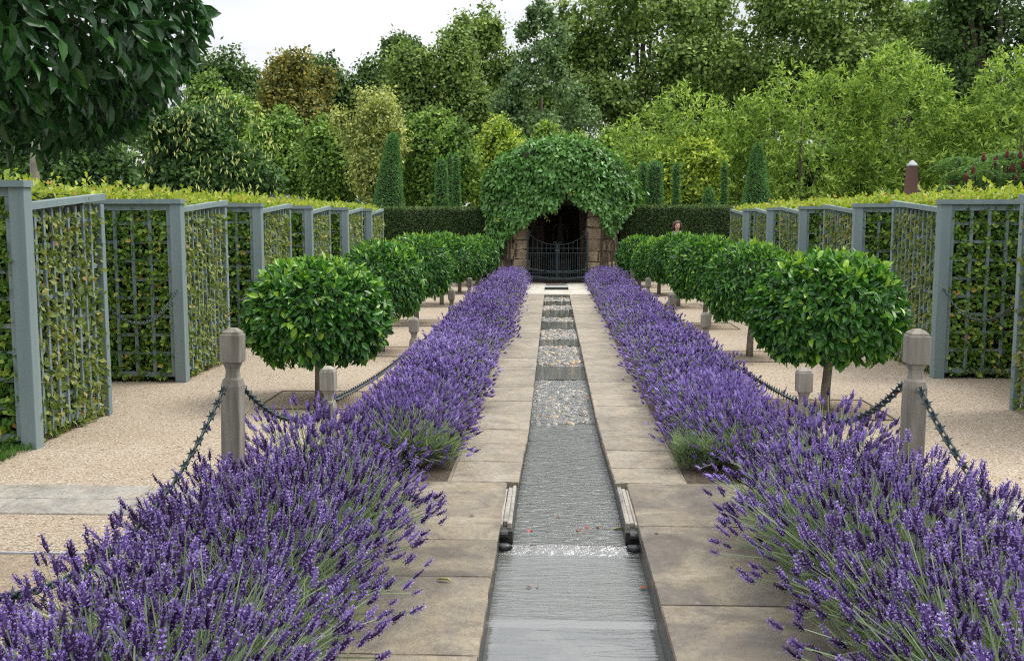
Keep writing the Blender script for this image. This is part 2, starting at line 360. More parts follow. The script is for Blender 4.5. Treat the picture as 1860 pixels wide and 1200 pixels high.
mb.add([[-.6, -3, -.32], [.6, -3, -.32], [.6, 28, -.32], [-.6, 28, -.32]], [[0, 1, 2], [0, 2, 3]])
mb.build('channel_wall', M['wet'], channel)
for y, z, h in ((4.62, -.156, .395), (5.60, -.148, .395)):       # stone lips of the low falls
    V, T = cham_box((-h, y - .02, -.31), (h, y + .05, z), .006); obj('weir_lip', V, T, M['wet'], channel)

# water: one sheet per fall, each lower than the one behind it
def water_sheet(name, y0, y1, z0, z1, mat, hw, amp=0.0, sub=None):
    ny = max(2, int((y1 - y0) / .05)) if amp else 2; nx = 14 if amp else 2
    gy, gx = np.meshgrid(np.linspace(y0, y1, ny), np.linspace(-1, 1, nx), indexing='ij')
    hh = np.array([hw(a) for a in gy[:, 0]])[:, None]
    z = z0 + (z1 - z0) * (gy - y0) / (y1 - y0)
    if amp: z = z + amp * (np.sin(gy * 37 + gx * 5) * np.sin(gx * 9 + gy * 11) + .6 * np.sin(gy * 71 - gx * 13))
    V = np.stack([gx * hh, gy, z], -1).reshape(-1, 3)
    q = np.array([[i * nx + j, i * nx + j + 1, (i + 1) * nx + j + 1, (i + 1) * nx + j] for i in range(ny - 1) for j in range(nx - 1)])
    return tag(obj(name, V, quads(q), mat, None, None, True), kind='structure')
wide = lambda y: .3945
narrow = lambda y: .321 if y < 6.7 else (.321 - .0305 * (y - 6.7) / 1.9 if y < 8.6 else .2915)
water_sheet('water', -3, 4.605, -.150, -.150, M['water_calm'], wide)
water_sheet('water', 4.605, 4.66, -.150, -.136, M['water_riffle'], wide)
water_sheet('water', 4.66, 5.585, -.136, -.133, M['water_riffle'], wide)
water_sheet('water', 5.585, 5.66, -.133, -.098, M['water_rough'], wide)
water_sheet('water', 5.66, 6.7, -.098, -.092, M['water_rough'], narrow, .0016)
water_sheet('water', 6.7, 8.35, -.092, -.088, M['water_rough'], narrow, .0018)
water_sheet('water', 8.35, ys[0] + .12, -.088, -.080, M['water_rough'], narrow, .003)
zz = -.078
lev = []
for i in range(len(ys) - 1):
    a, b = ys[i], ys[i + 1]
    cobbly = i % 2 == 0
    if i > 0 or True:
        a2 = a if i else a + .12
        if cobbly: water_sheet('water', a2, b, zz, zz + .004, M['water_white'], narrow, .004)
        else: water_sheet('water', a2, b, zz + .004, zz + .006, M['water_dark'], narrow)
    lev.append((a, b, zz, cobbly)); zz += .005
# cobbles heaped in the channel
def cobble_mesh(k):
    r = np.random.default_rng(50 + k); rings = []
    for zc, rr in ((-.5, .55), (-.2, .95), (.15, .98), (.42, .68), (.55, .3)):
        an = np.arange(7) * 2 * math.pi / 7 + r.uniform(-.12, .12)
        rad = rr * (1 + r.uniform(-.13, .13, 7))
        rings.append(np.stack([np.cos(an) * rad, np.sin(an) * rad * .74, np.full(7, zc)], 1))
    V, T = loft(rings); V = V * .5
    return V, T, np.full(len(V), (.25, .45, .6, .75, .1, .9, .5)[k % 7])
cobs = [make_mesh('cobble', *cobble_mesh(k)[:2], cobble_mesh(k)[2], M['cobble'], True) for k in range(7)]
bed = tag(link('cobble_bed', None), kind='structure')
far = MB(); ncob = 0
for (a, b, z, cobbly) in lev:
    if not cobbly: continue
    n = int((b - a) * .58 / .0032)
    for _ in range(min(n, 420)):
        x = RG.uniform(-.27, .27); y = RG.uniform(a + .03, b - .02); s = RG.uniform(.038, .085)
        zt = z + RG.uniform(-.046, -.004) + (.008 if b > 14 else 0)
        if ncob < 300 and a < 13:
            k = RG.integers(7); o = link('cobble', cobs[k], bed, (x, y, zt))
            o.rotation_euler = (RG.uniform(-.3, .3), RG.uniform(-.3, .3), RG.uniform(0, 6.28)); o.scale = (s * 1.25, s * 1.2, s * .95); ncob += 1
        else:
            V, T, c = cobble_mesh(int(RG.integers(7))); an = RG.uniform(0, 6.28); R = np.array([[math.cos(an), -math.sin(an), 0], [math.sin(an), math.cos(an), 0], [0, 0, 1]])
            far.add((V * s * 1.3) @ R.T + [x, y, zt], T, c)
far.build('cobbles', M['cobble'], bed, True, 'stuff')

# paving either side of the rill
path = tag(link('rill_path', None), kind='structure')
tag(sheet([(-1.3, -3, -.41, 6.7), (.41, -3, 1.3, 6.7), (-.8, 6.7, -.36, 28), (.36, 6.7, .8, 28)], -.006).build('mortar_bed', M['mortar'], path), kind='structure')
def slab(x0, x1, y0, y1, mat, name='paving_slab', xi=None, tilt=.0):
    """one riven flagstone with a chipped outline; xi = inner edge at far end when it flares"""
    if x0 > x1: x0, x1 = x1, x0
    n = 7; g = .0035
    e = lambda k: RG.normal(0, .0022, k)
    X0, X1 = (x0, x0), (x1, x1)
    if xi is not None:
        if x0 > 0: X0 = (x0, xi)
        else: X1 = (x1, xi)
    t = np.linspace(0, 1, n)
    bx = np.concatenate([np.linspace(X0[0], X1[0], n), np.linspace(X1[0], X1[1], n)[1:], np.linspace(X1[1], X0[1], n)[1:], np.linspace(X0[1], X0[0], n)[1:-1]])
    by = np.concatenate([np.full(n, y0 + g), np.linspace(y0 + g, y1 - g, n)[1:], np.full(n - 1, y1 - g), np.linspace(y1 - g, y0 + g, n)[1:-1]])
    bx = bx + e(len(bx)); by = by + e(len(by))
    cx, cy = bx.mean(), by.mean(); k = len(bx)
    dz = RG.uniform(-.003, .002)
    ring = lambda sh, z: np.stack([bx + (cx - bx) / np.maximum(abs(cx - bx), .02) * sh, by + (cy - by) / np.maximum(abs(cy - by), .02) * sh, np.full(k, z) + RG.normal(0, .0007, k)], 1)
    V, T = loft([ring(0, -.032), ring(0, -.007), ring(.006, dz)])
    o = obj(name, V, T, mat, path); return o
for s, joints in ((-1, [-3, -2.1, -1.2, -.3, .65, 1.5, 2.3, 3.15, 3.95, 4.86, 5.44, 6.68]), (1, [-3, -2.2, -1.1, -.2, .8, 1.7, 2.6, 3.5, 4.52, 5.72, 6.66])):
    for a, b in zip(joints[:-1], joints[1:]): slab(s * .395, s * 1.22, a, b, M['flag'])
    y = 6.69; first = True
    while y < 23.7:
        d = RG.uniform(.5, .85) if y > 8 else RG.uniform(.38, .62)
        b = min(y + d, 23.7)
        if 23.7 - b < .25: b = 23.7
        h = lambda q: .322 - .032 * min(q - 6.7, 1.9) / 1.9
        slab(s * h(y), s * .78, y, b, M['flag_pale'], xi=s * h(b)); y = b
yb0 = 23.72
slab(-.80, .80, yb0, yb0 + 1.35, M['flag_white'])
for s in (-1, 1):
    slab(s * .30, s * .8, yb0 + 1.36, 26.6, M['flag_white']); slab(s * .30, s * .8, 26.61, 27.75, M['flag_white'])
slab(-.28, .28, 27.2, 27.75, M['flag_pale'])
water_sheet('water', yb0 + 1.2, 27.3, -.08, -.08, M['water_dark'], lambda y: .31)
# thin stone ribs and the dark drain below them, where the narrow channel meets the wide one
for s, dark in ((-1, 0), (1, 1)):
    rt = thing('stone_rib_block', (s * .37, 6.1, -.07), 'fluted row of thin pale stone ribs ending the %s channel kerb' % ('left', 'right')[dark], 'kerb', 'ribbed kerb ends')
    for k in range(4 if dark else 3):
        x = .330 + k * (.0262 if dark else .027)
        y0 = 5.76 + .06 * RG.uniform(0, 1)
        V, T = cham_box((min(s * x, s * (x + .0245)), y0, -.07), (max(s * x, s * (x + .0245)), 6.60 - .03 * k, -.003 - .003 * k), .004)
        V = V + np.stack([RG.normal(0, .0012, len(V)), np.zeros(len(V)), RG.normal(0, .002, len(V))], 1)
        obj('stone_rib', V, T, M['flag_grey'], rt)
    V, T = tube([(s * .345, 5.69, -.048), (s * .43, 5.70, -.05)], .025, 10)
    tag(obj('drain_pipe', V, T, M['slate']), 'short dark pipe end under the stone ribs on the %s bank' % ('left', 'right')[dark], 'pipe', 'drain pipes')
    V, T, c = cobble_mesh(2 + dark); V = V * (.10, .09, .07) + (s * .37, 5.635, -.10)
    tag(obj('wet_stone', V, T, M['slate'], None, None, True), 'dark wet stone lodged below the %s drain pipe' % ('left', 'right')[dark], 'stone', 'wet stones at the weir')
# flagstone crossing in the gravel
crossing = tag(link('flagstone_crossing', None), kind='structure')
for s in (-1, 1):
    for row, (ya, yb) in enumerate(((5.86, 6.17), (6.18, 6.5))):
        x = 1.5 + row * .4
        while x < 5.2:
            d = RG.uniform(.75, 1.15)
            V, T = cham_box((min(s * x, s * (x + d - .012)), ya, -.05), (max(s * x, s * (x + d - .012)), yb, -.003 + RG.uniform(-.002, .002)), .005)
            obj('paving_slab', V, T, M['flag_grey'], crossing); x += d

# ------------------------------------------------------------------ posts and chains
def post_mesh(h, wd):
    b = wd / 2; z = h
    pr = [(b * .93, -.2), (b * .93, z - .31), (b * .80, z - .275), (b * .60, z - .262), (b * .55, z - .235), (b * .58, z - .215), (b * .72, z - .195), (b * .74, z - .188),
          (b * .99, z - .18), (b, z - .172), (b, z - .042), (b * .985, z - .034), (b * .88, z - .032), (b * .85, z - .02), (b * .35, z)]
    rings = []
    for r, zz_ in pr:
        c = min(.004, r * .08)
        rings.append(np.array([[r - c, -r, zz_], [r, -r + c, zz_], [r, r - c, zz_], [r - c, r, zz_], [-r + c, r, zz_], [-r, r - c, zz_], [-r, -r + c, zz_], [-r + c, -r, zz_]]))
    return loft(rings)
V, T = post_mesh(1.17, .108); tall = make_mesh('wooden_post', V, T, None, M['oak'])
V, T = post_mesh(.62, .112); low = make_mesh('wooden_post', V, T, None, M['oak'])
POSTS = {-1: [5.33, 7.73], 1: [5.45, 7.79]}
for px in (750, 820, 852, 873, 889, 905): POSTS[-1].append(at_x(px, -1.82))
for px in (1284, 1222, 1178, 1150, 1134, 1122): POSTS[1].append(at_x(px, 1.82))
ordw = ['', 'second', 'third', 'fourth', 'fifth', 'sixth', 'seventh', 'eighth', 'ninth']
HT = {}
for s in (-1, 1):
    side = 'left' if s < 0 else 'right'
    for k, y in enumerate(POSTS[s]):
        if y > 27.6: y = POSTS[s][k] = 27.6 + .2 * (k - 6)
        h = 0 if k < 2 else (-.09 + .02 * (k % 2) if s < 0 else -.06 + .01 * (k % 3))
        z0 = h
        o = link('wooden_post', tall if k == 0 else low, None, (s * 1.82, y, z0))
        o.rotation_euler = (RG.normal(0, .008), RG.normal(0, .008), RG.normal(0, .04) + (.0 if k else (-.06 if s < 0 else .05)))
        lab = ('tall weathered post with a faceted head standing in the %s lavender' % side) if k == 0 else \
              '%s low weathered post from the front along the %s lavender border' % (ordw[k], side)
        if k == 0 and s > 0: lab = 'tall weathered post with a deep crack standing in the right lavender'
        tag(o, lab, 'post', 'posts along the lavender borders')
        HT[(s, k)] = (y, 1.17 if k == 0 else .62 + h)
# a drying crack that splits the face of the tall right post
cy = POSTS[1][0]
V, T = tube([(1.823, cy - .0555, 1.135), (1.820, cy - .0565, 1.08), (1.825, cy - .0565, 1.01), (1.822, cy - .0555, .995)], [.001, .0045, .004, .001], 5)
p0 = [o for o in C.objects if o.name.startswith('wooden_post') and 'crack' in o.get('label', '')][0]
cr = obj('crack', V, T, M['wood_dark']); cr.parent = p0; cr.matrix_parent_inverse = p0.matrix_basis.inverted()

# chains: forged links, every other one carrying a spiked boss
def link_mesh():
    pts = []
    for a in np.arange(12) * 2 * math.pi / 12:
        pts.append((math.cos(a) * .017 + (.014 if math.cos(a) > 0 else -.014), math.sin(a) * .0125, 0))
    rings = []; V = []; T = []; k = 5; n = 12; P = np.array(pts)
    for i in range(n):
        t = unit(P[(i + 1) % n] - P[i - 1]); u = np.array([0, 0, 1.]); v = np.cross(t, u)
        for j in range(k):
            a = j * 2 * math.pi / k; V.append(P[i] + .0052 * (math.cos(a) * u + math.sin(a) * v))
    for i in range(n):
        for j in range(k):
            a, b = i * k + j, i * k + (j + 1) % k; c2, d2 = ((i + 1) % n) * k + (j + 1) % k, ((i + 1) % n) * k + j
            T += [[a, b, c2], [a, c2, d2]]
    return np.array(V), np.array(T)
def spike_mesh():
    V, T = link_mesh(); mb = MB().add(V, T)
    for d in ((0, 1, .25), (0, -1, .25), (0, .2, 1), (0, -.2, -1)):
        d = unit(np.array(d, float)); a = unit(np.cross(d, [1, 0, 0])); b = np.array([1, 0, 0.])
        V2 = np.array([a * .011, b * .013, -a * .011, -b * .013, d * .036])
        mb.add(V2, [[0, 1, 4], [1, 2, 4], [2, 3, 4], [3, 0, 4]])
    return mb.get()[:2]
lk = make_mesh('link', *link_mesh(), None, M['iron'], True); lks = make_mesh('spiked_link', *spike_mesh(), None, M['iron'])
def chain(p, q, sag, label, parts=True, spikes=True, scale=1.0, group='chains between the posts'):
    p, q = np.array(p, float), np.array(q, float)
    t = np.linspace(0, 1, 400)[:, None]; path_ = p + (q - p) * t; path_[:, 2:] -= 4 * sag * t * (1 - t)
    seg = np.linalg.norm(np.diff(path_, axis=0), axis=1); s = np.concatenate([[0], np.cumsum(seg)])
    n = max(3, int(s[-1] / (.05 * scale))); at = np.linspace(0, s[-1], n + 1); at = (at[1:] + at[:-1]) / 2
    P = np.stack([np.interp(at, s, path_[:, i]) for i in range(3)], 1); G = unit(np.gradient(path_, axis=0)); D = unit(np.stack([np.interp(at, s, G[:, i]) for i in range(3)], 1))
    root = thing('chain', p, label, 'chain', group)
    mb = MB(); TV = link_mesh(); TS = spike_mesh()
    for i in range(n):
        up = np.array([0, 0, 1.]); side = unit(np.cross(D[i], up)); N = side if i % 2 else unit(np.cross(side, D[i])); N = unit(N + .35 * (side if i % 2 == 0 else up))
        Y = unit(np.cross(N, D[i])); N = np.cross(D[i], Y)
        R = np.stack([D[i], Y, N], 1); sp = spikes and i % 2 == 0
        if parts:
            o = link('link', lks if sp else lk, root); o.matrix_local = Matrix.Translation(Vector(P[i] - p)) @ Matrix(R.tolist()).to_4x4() @ Matrix.Scale(scale, 4)
        else:
            V, T = TS if sp else TV; mb.add(V * scale @ R.T + P[i], T)
    if not parts: mb.build('link', M['iron'], root, False, 'stuff')
    return root
for s in (-1, 1):
    side = 'left' if s < 0 else 'right'; X = s * 1.82
    yy = POSTS[s]
    chain((X, yy[0] - .08, .865), (X - (.06 if s < 0 else -.06), 2.5, .80), .40, 'spiky dark chain sagging from the tall %s post towards the viewer' % side)
    chain((X + (.03 if s < 0 else -.03), yy[0] + .08, .86), (X, yy[1] - .07, .36), .17, 'dark chain hung between the tall %s post and the low post behind it' % side)
    for k in range(1, 6):
        a, b = yy[k] + .07, yy[k + 1] - .07
        chain((X - s * .04, a, HT[(s, k)][1] - (.27 if k == 1 else .36)), (X, b, HT[(s, k + 1)][1] - .36), .05, 'dark chain linking the %s and %s low posts beside the %s lavender' % (ordw[k], ordw[k + 1], side), k < 2)
# ------------------------------------------------------------------ trellised hornbeam hedges
UB = {}
def boxpart(name, a, b, mat, parent, rotfix=None):
    """cheap chamfered timber; alike pieces share a mesh"""
    a, b = np.minimum(a, b), np.maximum(a, b); d = np.round(b - a, 3); key = (name, tuple(d), mat.name)
    if key not in UB: UB[key] = make_mesh(name, *(cham_box(-d / 2, d / 2, .004) if max(d) > .3 and min(d) > .05 else box_vt(-d / 2, d / 2)), None, mat)
    return link(name, UB[key], parent, (np.array(a) + b) / 2)
def slanted(name, p, q, wd, h, mat, parent):
    p, q = np.array(p, float), np.array(q, float)
    V = np.array([p + [-wd / 2, 0, 0], p + [wd / 2, 0, 0], q + [wd / 2, 0, 0], q + [-wd / 2, 0, 0], p + [-wd / 2, 0, h], p + [wd / 2, 0, h], q + [wd / 2, 0, h], q + [-wd / 2, 0, h]])
    return obj(name, V, BOXQ, mat, parent)
def leaves_on(face_pts, nrm, n, l, wd, rng, tmpl=LEAF4, out=.6, droop=.25, spread=.8):
    N = unit(nrm * 1.0 + rng.normal(0, spread, (n, 3)) * .7 + [0, 0, .25]); U = unit(nrm * out + rng.normal(0, .8, (n, 3)) + [0, 0, -droop])
    return inst(tmpl[0], tmpl[1], face_pts, U, N, leafS(n, l, wd, rng), None, None)
COR = {-1: [at_x(49, -4.1, 600), at_x(327, -4.1, 550), at_x(471, -4.1), at_x(563, -4.1), at_x(629, -4.1), at_x(672, -4.1)],
       1: [8.05, at_x(1709, 4.17, 520), at_x(1554, 4.17), at_x(1455, 4.17), at_x(1396, 4.17), at_x(1352, 4.17)]}
END = {-1: [at_x(187, -4.1, 560), at_x(409, -4.1), at_x(526, -4.1), at_x(598, -4.1), at_x(657, -4.1), at_x(695, -4.1)],
       1: [at_x(1853, 4.17, 550), at_x(1622, 4.17), at_x(1497, 4.17), at_x(1417, 4.17), at_x(1370, 4.17), at_x(1327, 4.17)]}
for s in (-1, 1):
    side = 'left' if s < 0 else 'right'; X = -4.1 if s < 0 else 4.17; W = 1.35
    for k, (y0, y1) in enumerate(zip(COR[s], END[s])):
        rng = np.random.default_rng(300 + k + (20 if s > 0 else 0))
        H = 2.03 if (s < 0 and k == 0) else 1.95; Hs0, Hs1 = (1.83, 1.90)
        dist = ('front', 'second', 'third', 'fourth', 'fifth', 'farthest')[k]
        tr = thing('trellis_screen', (X, y0, 0), '%s grey-blue timber trellis bay in the row along the %s gravel walk' % (dist, side), 'trellis', 'trellis bays along both gravel walks')
        mt = M['oak_paint']
        boxpart('corner_post', (X - .06, y0 - .06, -.1), (X + .06, y0 + .06, H - .05), mt, tr)
        xo = X + s * W
        boxpart('top_rail', (X - s * .075, y0 - .085, H - .05), (xo, y0 + .06, H), mt, tr)
        boxpart('under_rail', (X + s * .062, y0 - .035, H - .12), (xo, y0 + .02, H - .052), mt, tr)
        boxpart('stile', (X + s * .062, y0 - .03, .05), (X + s * .105, y0 + .03, H - .122), mt, tr)
        boxpart('bottom_rail', (X + s * .107, y0 - .02, .045), (xo, y0 + .02, .10), mt, tr)
        nS = int((W - .12) / .19)
        for i in range(1, nS + 1): boxpart('upright_slat', (X + s * (.10 + i * .19 - .018), y0 - .028, .102), (X + s * (.10 + i * .19 + .018), y0 - .008, H - .122), mt, tr)
        for i in range(1, 9):
            z = .10 + i * (H - .22) / 8.7
            boxpart('cross_slat', (X + s * .107, y0 - .006, z - .017), (xo, y0 + .014, z + .017), mt, tr)
        # side towards the walk
        boxpart('end_post', (X - .035, y1 - .035, -.1), (X + .035, y1 + .035, Hs1 - .03), mt, tr)
        slanted('side_rail', (X, y0 + .062, Hs0 - .02), (X, y1 + .05, Hs1 + .01), .09, .055, mt, tr)
        nS = max(4, int(round((y1 - y0) / .145)))
        for i in range(1, nS):
            y = y0 + .06 + (y1 - y0 - .1) * i / nS; zt = Hs0 + (Hs1 - Hs0) * i / nS - .025
            boxpart('upright_slat', (X - .012, y - .016, .06), (X + .008, y + .016, round(zt, 2)), mt, tr)
        for i in range(0, 9):
            z = .10 + i * .205
            boxpart('cross_slat', (X + s * .010, y0 + .062, z - .017), (X + s * .026, y1 - .037, z + .017), mt, tr)
        # the hedge inside
        hd = thing('hornbeam_hedge', (X + s * .7, (y0 + y1) / 2, 0), 'clipped hornbeam block filling the %s trellis bay of the %s walk' % (dist, side), 'hedge', 'trellised hornbeam hedge blocks')
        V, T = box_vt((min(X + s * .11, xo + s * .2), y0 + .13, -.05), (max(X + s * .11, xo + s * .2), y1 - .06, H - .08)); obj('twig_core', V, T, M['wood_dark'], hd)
        near = 1.0 if k < 2 else .75
        sz = 1.0 if k < 2 else 1.2; LF = LEAF4 if k < 2 else LEAF2
        # front face: leaves standing back between the slats
        area = W * H; n = int(area * 2300 * near)
        P = np.stack([X + s * rng.uniform(.09, W, n), y0 + .016 + rng.normal(0, .032, n), rng.uniform(.03, H - .1, n)], 1)
        keep = np.sin(P[:, 0] * 23 + k) * np.sin(P[:, 2] * 17 + k * 2) + rng.normal(0, .55, n) > -.5; P = P[keep]; n = len(P)
        mb = MB(); V, T, _ = leaves_on(P, np.array([0, -1, 0.]), n, .066 * sz, .046 * sz, rng, LF)
        tn = np.clip(.5 + rng.normal(0, .22, n), 0, 1); mb.add(V, T, np.repeat(tn, len(LF[0])))
        mb.build('front_foliage', M['hornbeam'], hd, False, 'stuff')
        # walk face: foliage pushing out through the slats
        n = int((y1 - y0) * Hs1 * 1750 * near)
        P = np.stack([X + s * (.014 - .026 * np.abs(rng.normal(0, 1, n)) + rng.uniform(0, .06, n)), rng.uniform(y0 + .04, y1 - .02, n), rng.uniform(.02, Hs0 - .02, n)], 1)
        dens = np.sin(P[:, 1] * 9 + k) * np.sin(P[:, 2] * 6.5 + k) + rng.normal(0, .6, n) > -.75; P = P[dens]; n = len(P)
        V, T, _ = leaves_on(P, np.array([-s * 1.0, 0, 0.]), n, .060 * sz, .042 * sz, rng, LF, .35, .5)
        tn = np.clip(.45 + rng.normal(0, .2, n), 0, 1); mb = MB().add(V, T, np.repeat(tn, len(LF[0]))); mb.build('side_foliage', M['hornbeam_side'], hd, False, 'stuff')
        # end face beyond the end post
        n = 500
        P = np.stack([X + s * rng.uniform(.02, W, n), np.full(n, y1 - .04), rng.uniform(.02, H - .1, n)], 1)
        V, T, _ = leaves_on(P, np.array([0, 1, 0.]), n, .065, .045, rng); mb = MB().add(V, T, np.repeat(np.clip(.4 + rng.normal(0, .2, n), 0, 1), 5))
        # young growth over the top
        n = int((y1 - y0) * W * 750)
        P = np.stack([X + s * rng.uniform(.0, W + .2, n), rng.uniform(y0 + .05, y1, n), np.full(n, Hs1 - .02)], 1)
        P[:, 2] += np.abs(rng.normal(0, .045, n)) + .05 * np.clip((P[:, 0] * s - X * s) / .4, 0, 1) * 1.2
        V, T, _ = leaves_on(P, np.array([0, 0, 1.]), n, .062 * sz, .040 * sz, rng, LEAF4, .5, 0)
        tn = np.clip(.42 + rng.normal(0, .24, n), 0, 1)
        mb.build('end_foliage', M['hornbeam'], hd, False, 'stuff')
        mb = MB().add(V, T, np.repeat(tn, 5))
        ns = int((y1 - y0) * W * 14)
        for _ in range(ns):                                      # single upright shoots
            b = np.array([X + s * rng.uniform(.15, W), rng.uniform(y0 + .1, y1), Hs1 + .05]); hh = rng.uniform(.05, .16); ln = rng.normal(0, .04, 2)
            m = rng.integers(4, 8); tt = np.linspace(.1, 1, m)
            Q = b + np.stack([ln[0] * tt, ln[1] * tt, hh * tt], 1)
            V, T, _ = leaves_on(Q, np.array([0, 0, 1.]), m, .055 * sz, .035 * sz, rng, LEAF4, .6, 0)
            mb.add(V, T, np.repeat(np.clip(.5 + rng.normal(0, .25, m), 0, 1), 5))
        mb.build('top_shoots', M['sprout'], hd, False, 'stuff')
    # the continuous hedge behind the bays
    rng = np.random.default_rng(400 + s); xi, xo = X + s * 1.0, X + s * 2.1; ya, yb = COR[s][0] - .2, 25.5
    hd = thing('hornbeam_hedge', (X + s * 1.55, 15, 0), 'long continuous hornbeam hedge joining the bays behind the %s trellis row' % side, 'hedge', 'long hornbeam hedges')
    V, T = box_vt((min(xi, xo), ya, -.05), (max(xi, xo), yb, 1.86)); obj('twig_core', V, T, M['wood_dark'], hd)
    n = 5200; P = np.stack([rng.uniform(min(xi, xo), max(xi, xo), n), rng.uniform(ya, yb, n), 1.9 + np.abs(rng.normal(0, .06, n))], 1)
    P[:, 2] += .05 + .05 * np.sin(P[:, 1] * 2.1) * np.sin(P[:, 1] * 5 + P[:, 0] * 3)
    V, T, _ = leaves_on(P, np.array([0, 0, 1.]), n, .085, .05, rng, LEAF2, .5, 0)
    mb = MB().add(V, T, np.repeat(np.clip(.45 + rng.normal(0, .25, n), 0, 1), 4))
    for _ in range(130):
        b = np.array([rng.uniform(min(xi, xo), max(xi, xo)), rng.uniform(ya, yb), 1.93]); hh = rng.uniform(.08, .30); ln = rng.normal(0, .06, 2); m = rng.integers(5, 11); tt = np.linspace(.1, 1, m)
        V, T, _ = leaves_on(b + np.stack([ln[0] * tt, ln[1] * tt, hh * tt], 1), np.array([0, 0, 1.]), m, .08, .045, rng, LEAF2, .6, 0)
        mb.add(V, T, np.repeat(np.clip(.5 + rng.normal(0, .3, m), 0, 1), 4))
    mb.build('top_shoots', M['sprout'], hd, False, 'stuff')
    n = 9000; P = np.stack([np.full(n, xi - s * .03) + rng.normal(0, .03, n), rng.uniform(ya, yb, n), rng.uniform(0, 1.92, n)], 1)
    V, T, _ = leaves_on(P, np.array([-s * 1., 0, 0]), n, .085, .055, rng, LEAF2); MB().add(V, T, np.repeat(np.clip(.4 + rng.normal(0, .2, n), 0, 1), 4)).build('side_foliage', M['hornbeam'], hd, False, 'stuff')
# chains across the two nearest openings
chain((-4.1, END[-1][0] + .05, .98), (-4.1, COR[-1][1] - .08, .98), .25, 'dark chain sagging across the first opening in the left trellis row', True, False, 1.0, 'chains across the trellis openings')
chain((4.17, END[1][0] + .05, .98), (4.17, COR[1][1] - .08, .98), .25, 'dark chain sagging across the first opening in the right trellis row', True, False, 1.0, 'chains across the trellis openings')
for s in (-1, 1):
    X = -4.1 if s < 0 else 4.17
    chain((X, END[s][1] + .05, .95), (X, COR[s][2] - .08, .95), .25, 'dark chain across the second opening in the %s trellis row' % ('left' if s < 0 else 'right'), False, False, 1.0, 'chains across the trellis openings')
# strip of lawn at the foot of the front left bay
tag(sheet([(-9, -3, -4.12, 7.35)], -.006).build('lawn', M['earth']), kind='structure')
n = 9000; P = np.stack([RG.uniform(-5.6, -4.05 , n), RG.uniform(5.6, 7.6, n), np.full(n, -.008)], 1); P = P[(P[:, 0] < -4.08 - .12 * np.sin(P[:, 1] * 5)) ]; n = len(P)
V, T, c = inst(LEAF2[0], LEAF2[1], P, unit(RG.normal(0, .35, (n, 3)) + [0, 0, 1]), rnd_dir(n), leafS(n, .06, .007, RG), None, RG.uniform(0, 1, n)); obj('grass', V, T, M['grass'], None, c, kind='stuff')

# ------------------------------------------------------------------ clipped laurel standards
def laurel_leaves(n, rx, rz, rng, l=.115, wd=.043):
    """crown centred on the origin: rounded top, upright sides, ragged underside; returns P, U, N, S, tint"""
    d = rnd_dir(int(n * 1.35), rng); d = d[(d[:, 2] > -.8)][:n]; n = len(d)
    z = np.where(d[:, 2] < 0, d[:, 2] * .92, d[:, 2]); hr = np.sqrt(np.maximum(0, 1 - d[:, 2] ** 2)) ** .88; an = np.arctan2(d[:, 1], d[:, 0])
    lump = 1 + .035 * np.sin(an * 5 + z * 3) * np.sin(z * 6 + an * 2) + .02 * np.sin(an * 11 + z * 9)
    r = lump * (1 - np.abs(rng.normal(0, .06, n)))
    P = np.stack([np.cos(an) * hr * rx * r, np.sin(an) * hr * rx * r, z * rz * r], 1)
    nr = unit(np.stack([P[:, 0] / rx ** 2, P[:, 1] / rx ** 2, P[:, 2] / rz ** 2], 1))
    U = unit(nr * .5 + rng.normal(0, .55, (n, 3)) + np.stack([0 * z, 0 * z, np.where(z > .55, .12, -.42 - .35 * (z < -.4))], 1))
    N = unit(nr + rng.normal(0, .45, (n, 3)) + [0, 0, .35])
    young = (rng.uniform(0, 1, n) < np.clip(.12 + .5 * (z - .25), .09, .5)) & (r > .93)
    t = np.where(young, rng.uniform(.66, .95, n), np.clip(.40 + rng.normal(0, .15, n), 0, .8))
    P = np.where(young[:, None], P + U * .02, P)
    return P, U, N, leafS(n, l, wd, rng, .3), t
def trunk_mesh(h, r, lean=0, rng=RG, limbs=6, top=.5):
    mb = MB(); pts = [(0, 0, -.05), (lean * .3, .01, h * .4), (lean, 0, h), (lean, 0, h + top * .4)]
    V, T = tube(pts, [r * 1.15, r, r * .9, r * .5], 10); mb.add(V, T)
    for i in range(limbs):
        a = i * 2 * math.pi / limbs + rng.uniform(-.3, .3); q = rng.uniform(.6, 1)
        V, T = tube([(lean, 0, h * .95), (lean + math.cos(a) * .22 * q, math.sin(a) * .22 * q, h + top * .35), (lean + math.cos(a) * .42 * q, math.sin(a) * .42 * q, h + top)], [r * .55, r * .35, r * .12], 6); mb.add(V, T)
    return mb
LV = []
for v in range(3):
    rng = np.random.default_rng(60 + v); P, U, N, S, t = laurel_leaves(5200, .67, .525, rng, .088, .040)
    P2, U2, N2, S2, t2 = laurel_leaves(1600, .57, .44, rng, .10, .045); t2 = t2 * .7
    V, T, c = inst(*LEAF4, np.concatenate([P, P2]), np.concatenate([U, U2]), np.concatenate([N, N2]), np.concatenate([S, S2]), None, np.concatenate([t, t2]))
    LV.append((make_mesh('crown', V, T, c, M['laurel']), (P, U, N, S, t, P2, U2, N2, S2, t2)))
leaf_var = {}
def leaf_variant(mat, tint):
    k = (mat.name, round(tint * 6))
    if k not in leaf_var: leaf_var[k] = make_mesh('leaf', LEAF8[0], LEAF8[1], np.full(8, round(tint * 6) / 6), mat)
    return leaf_var[k]
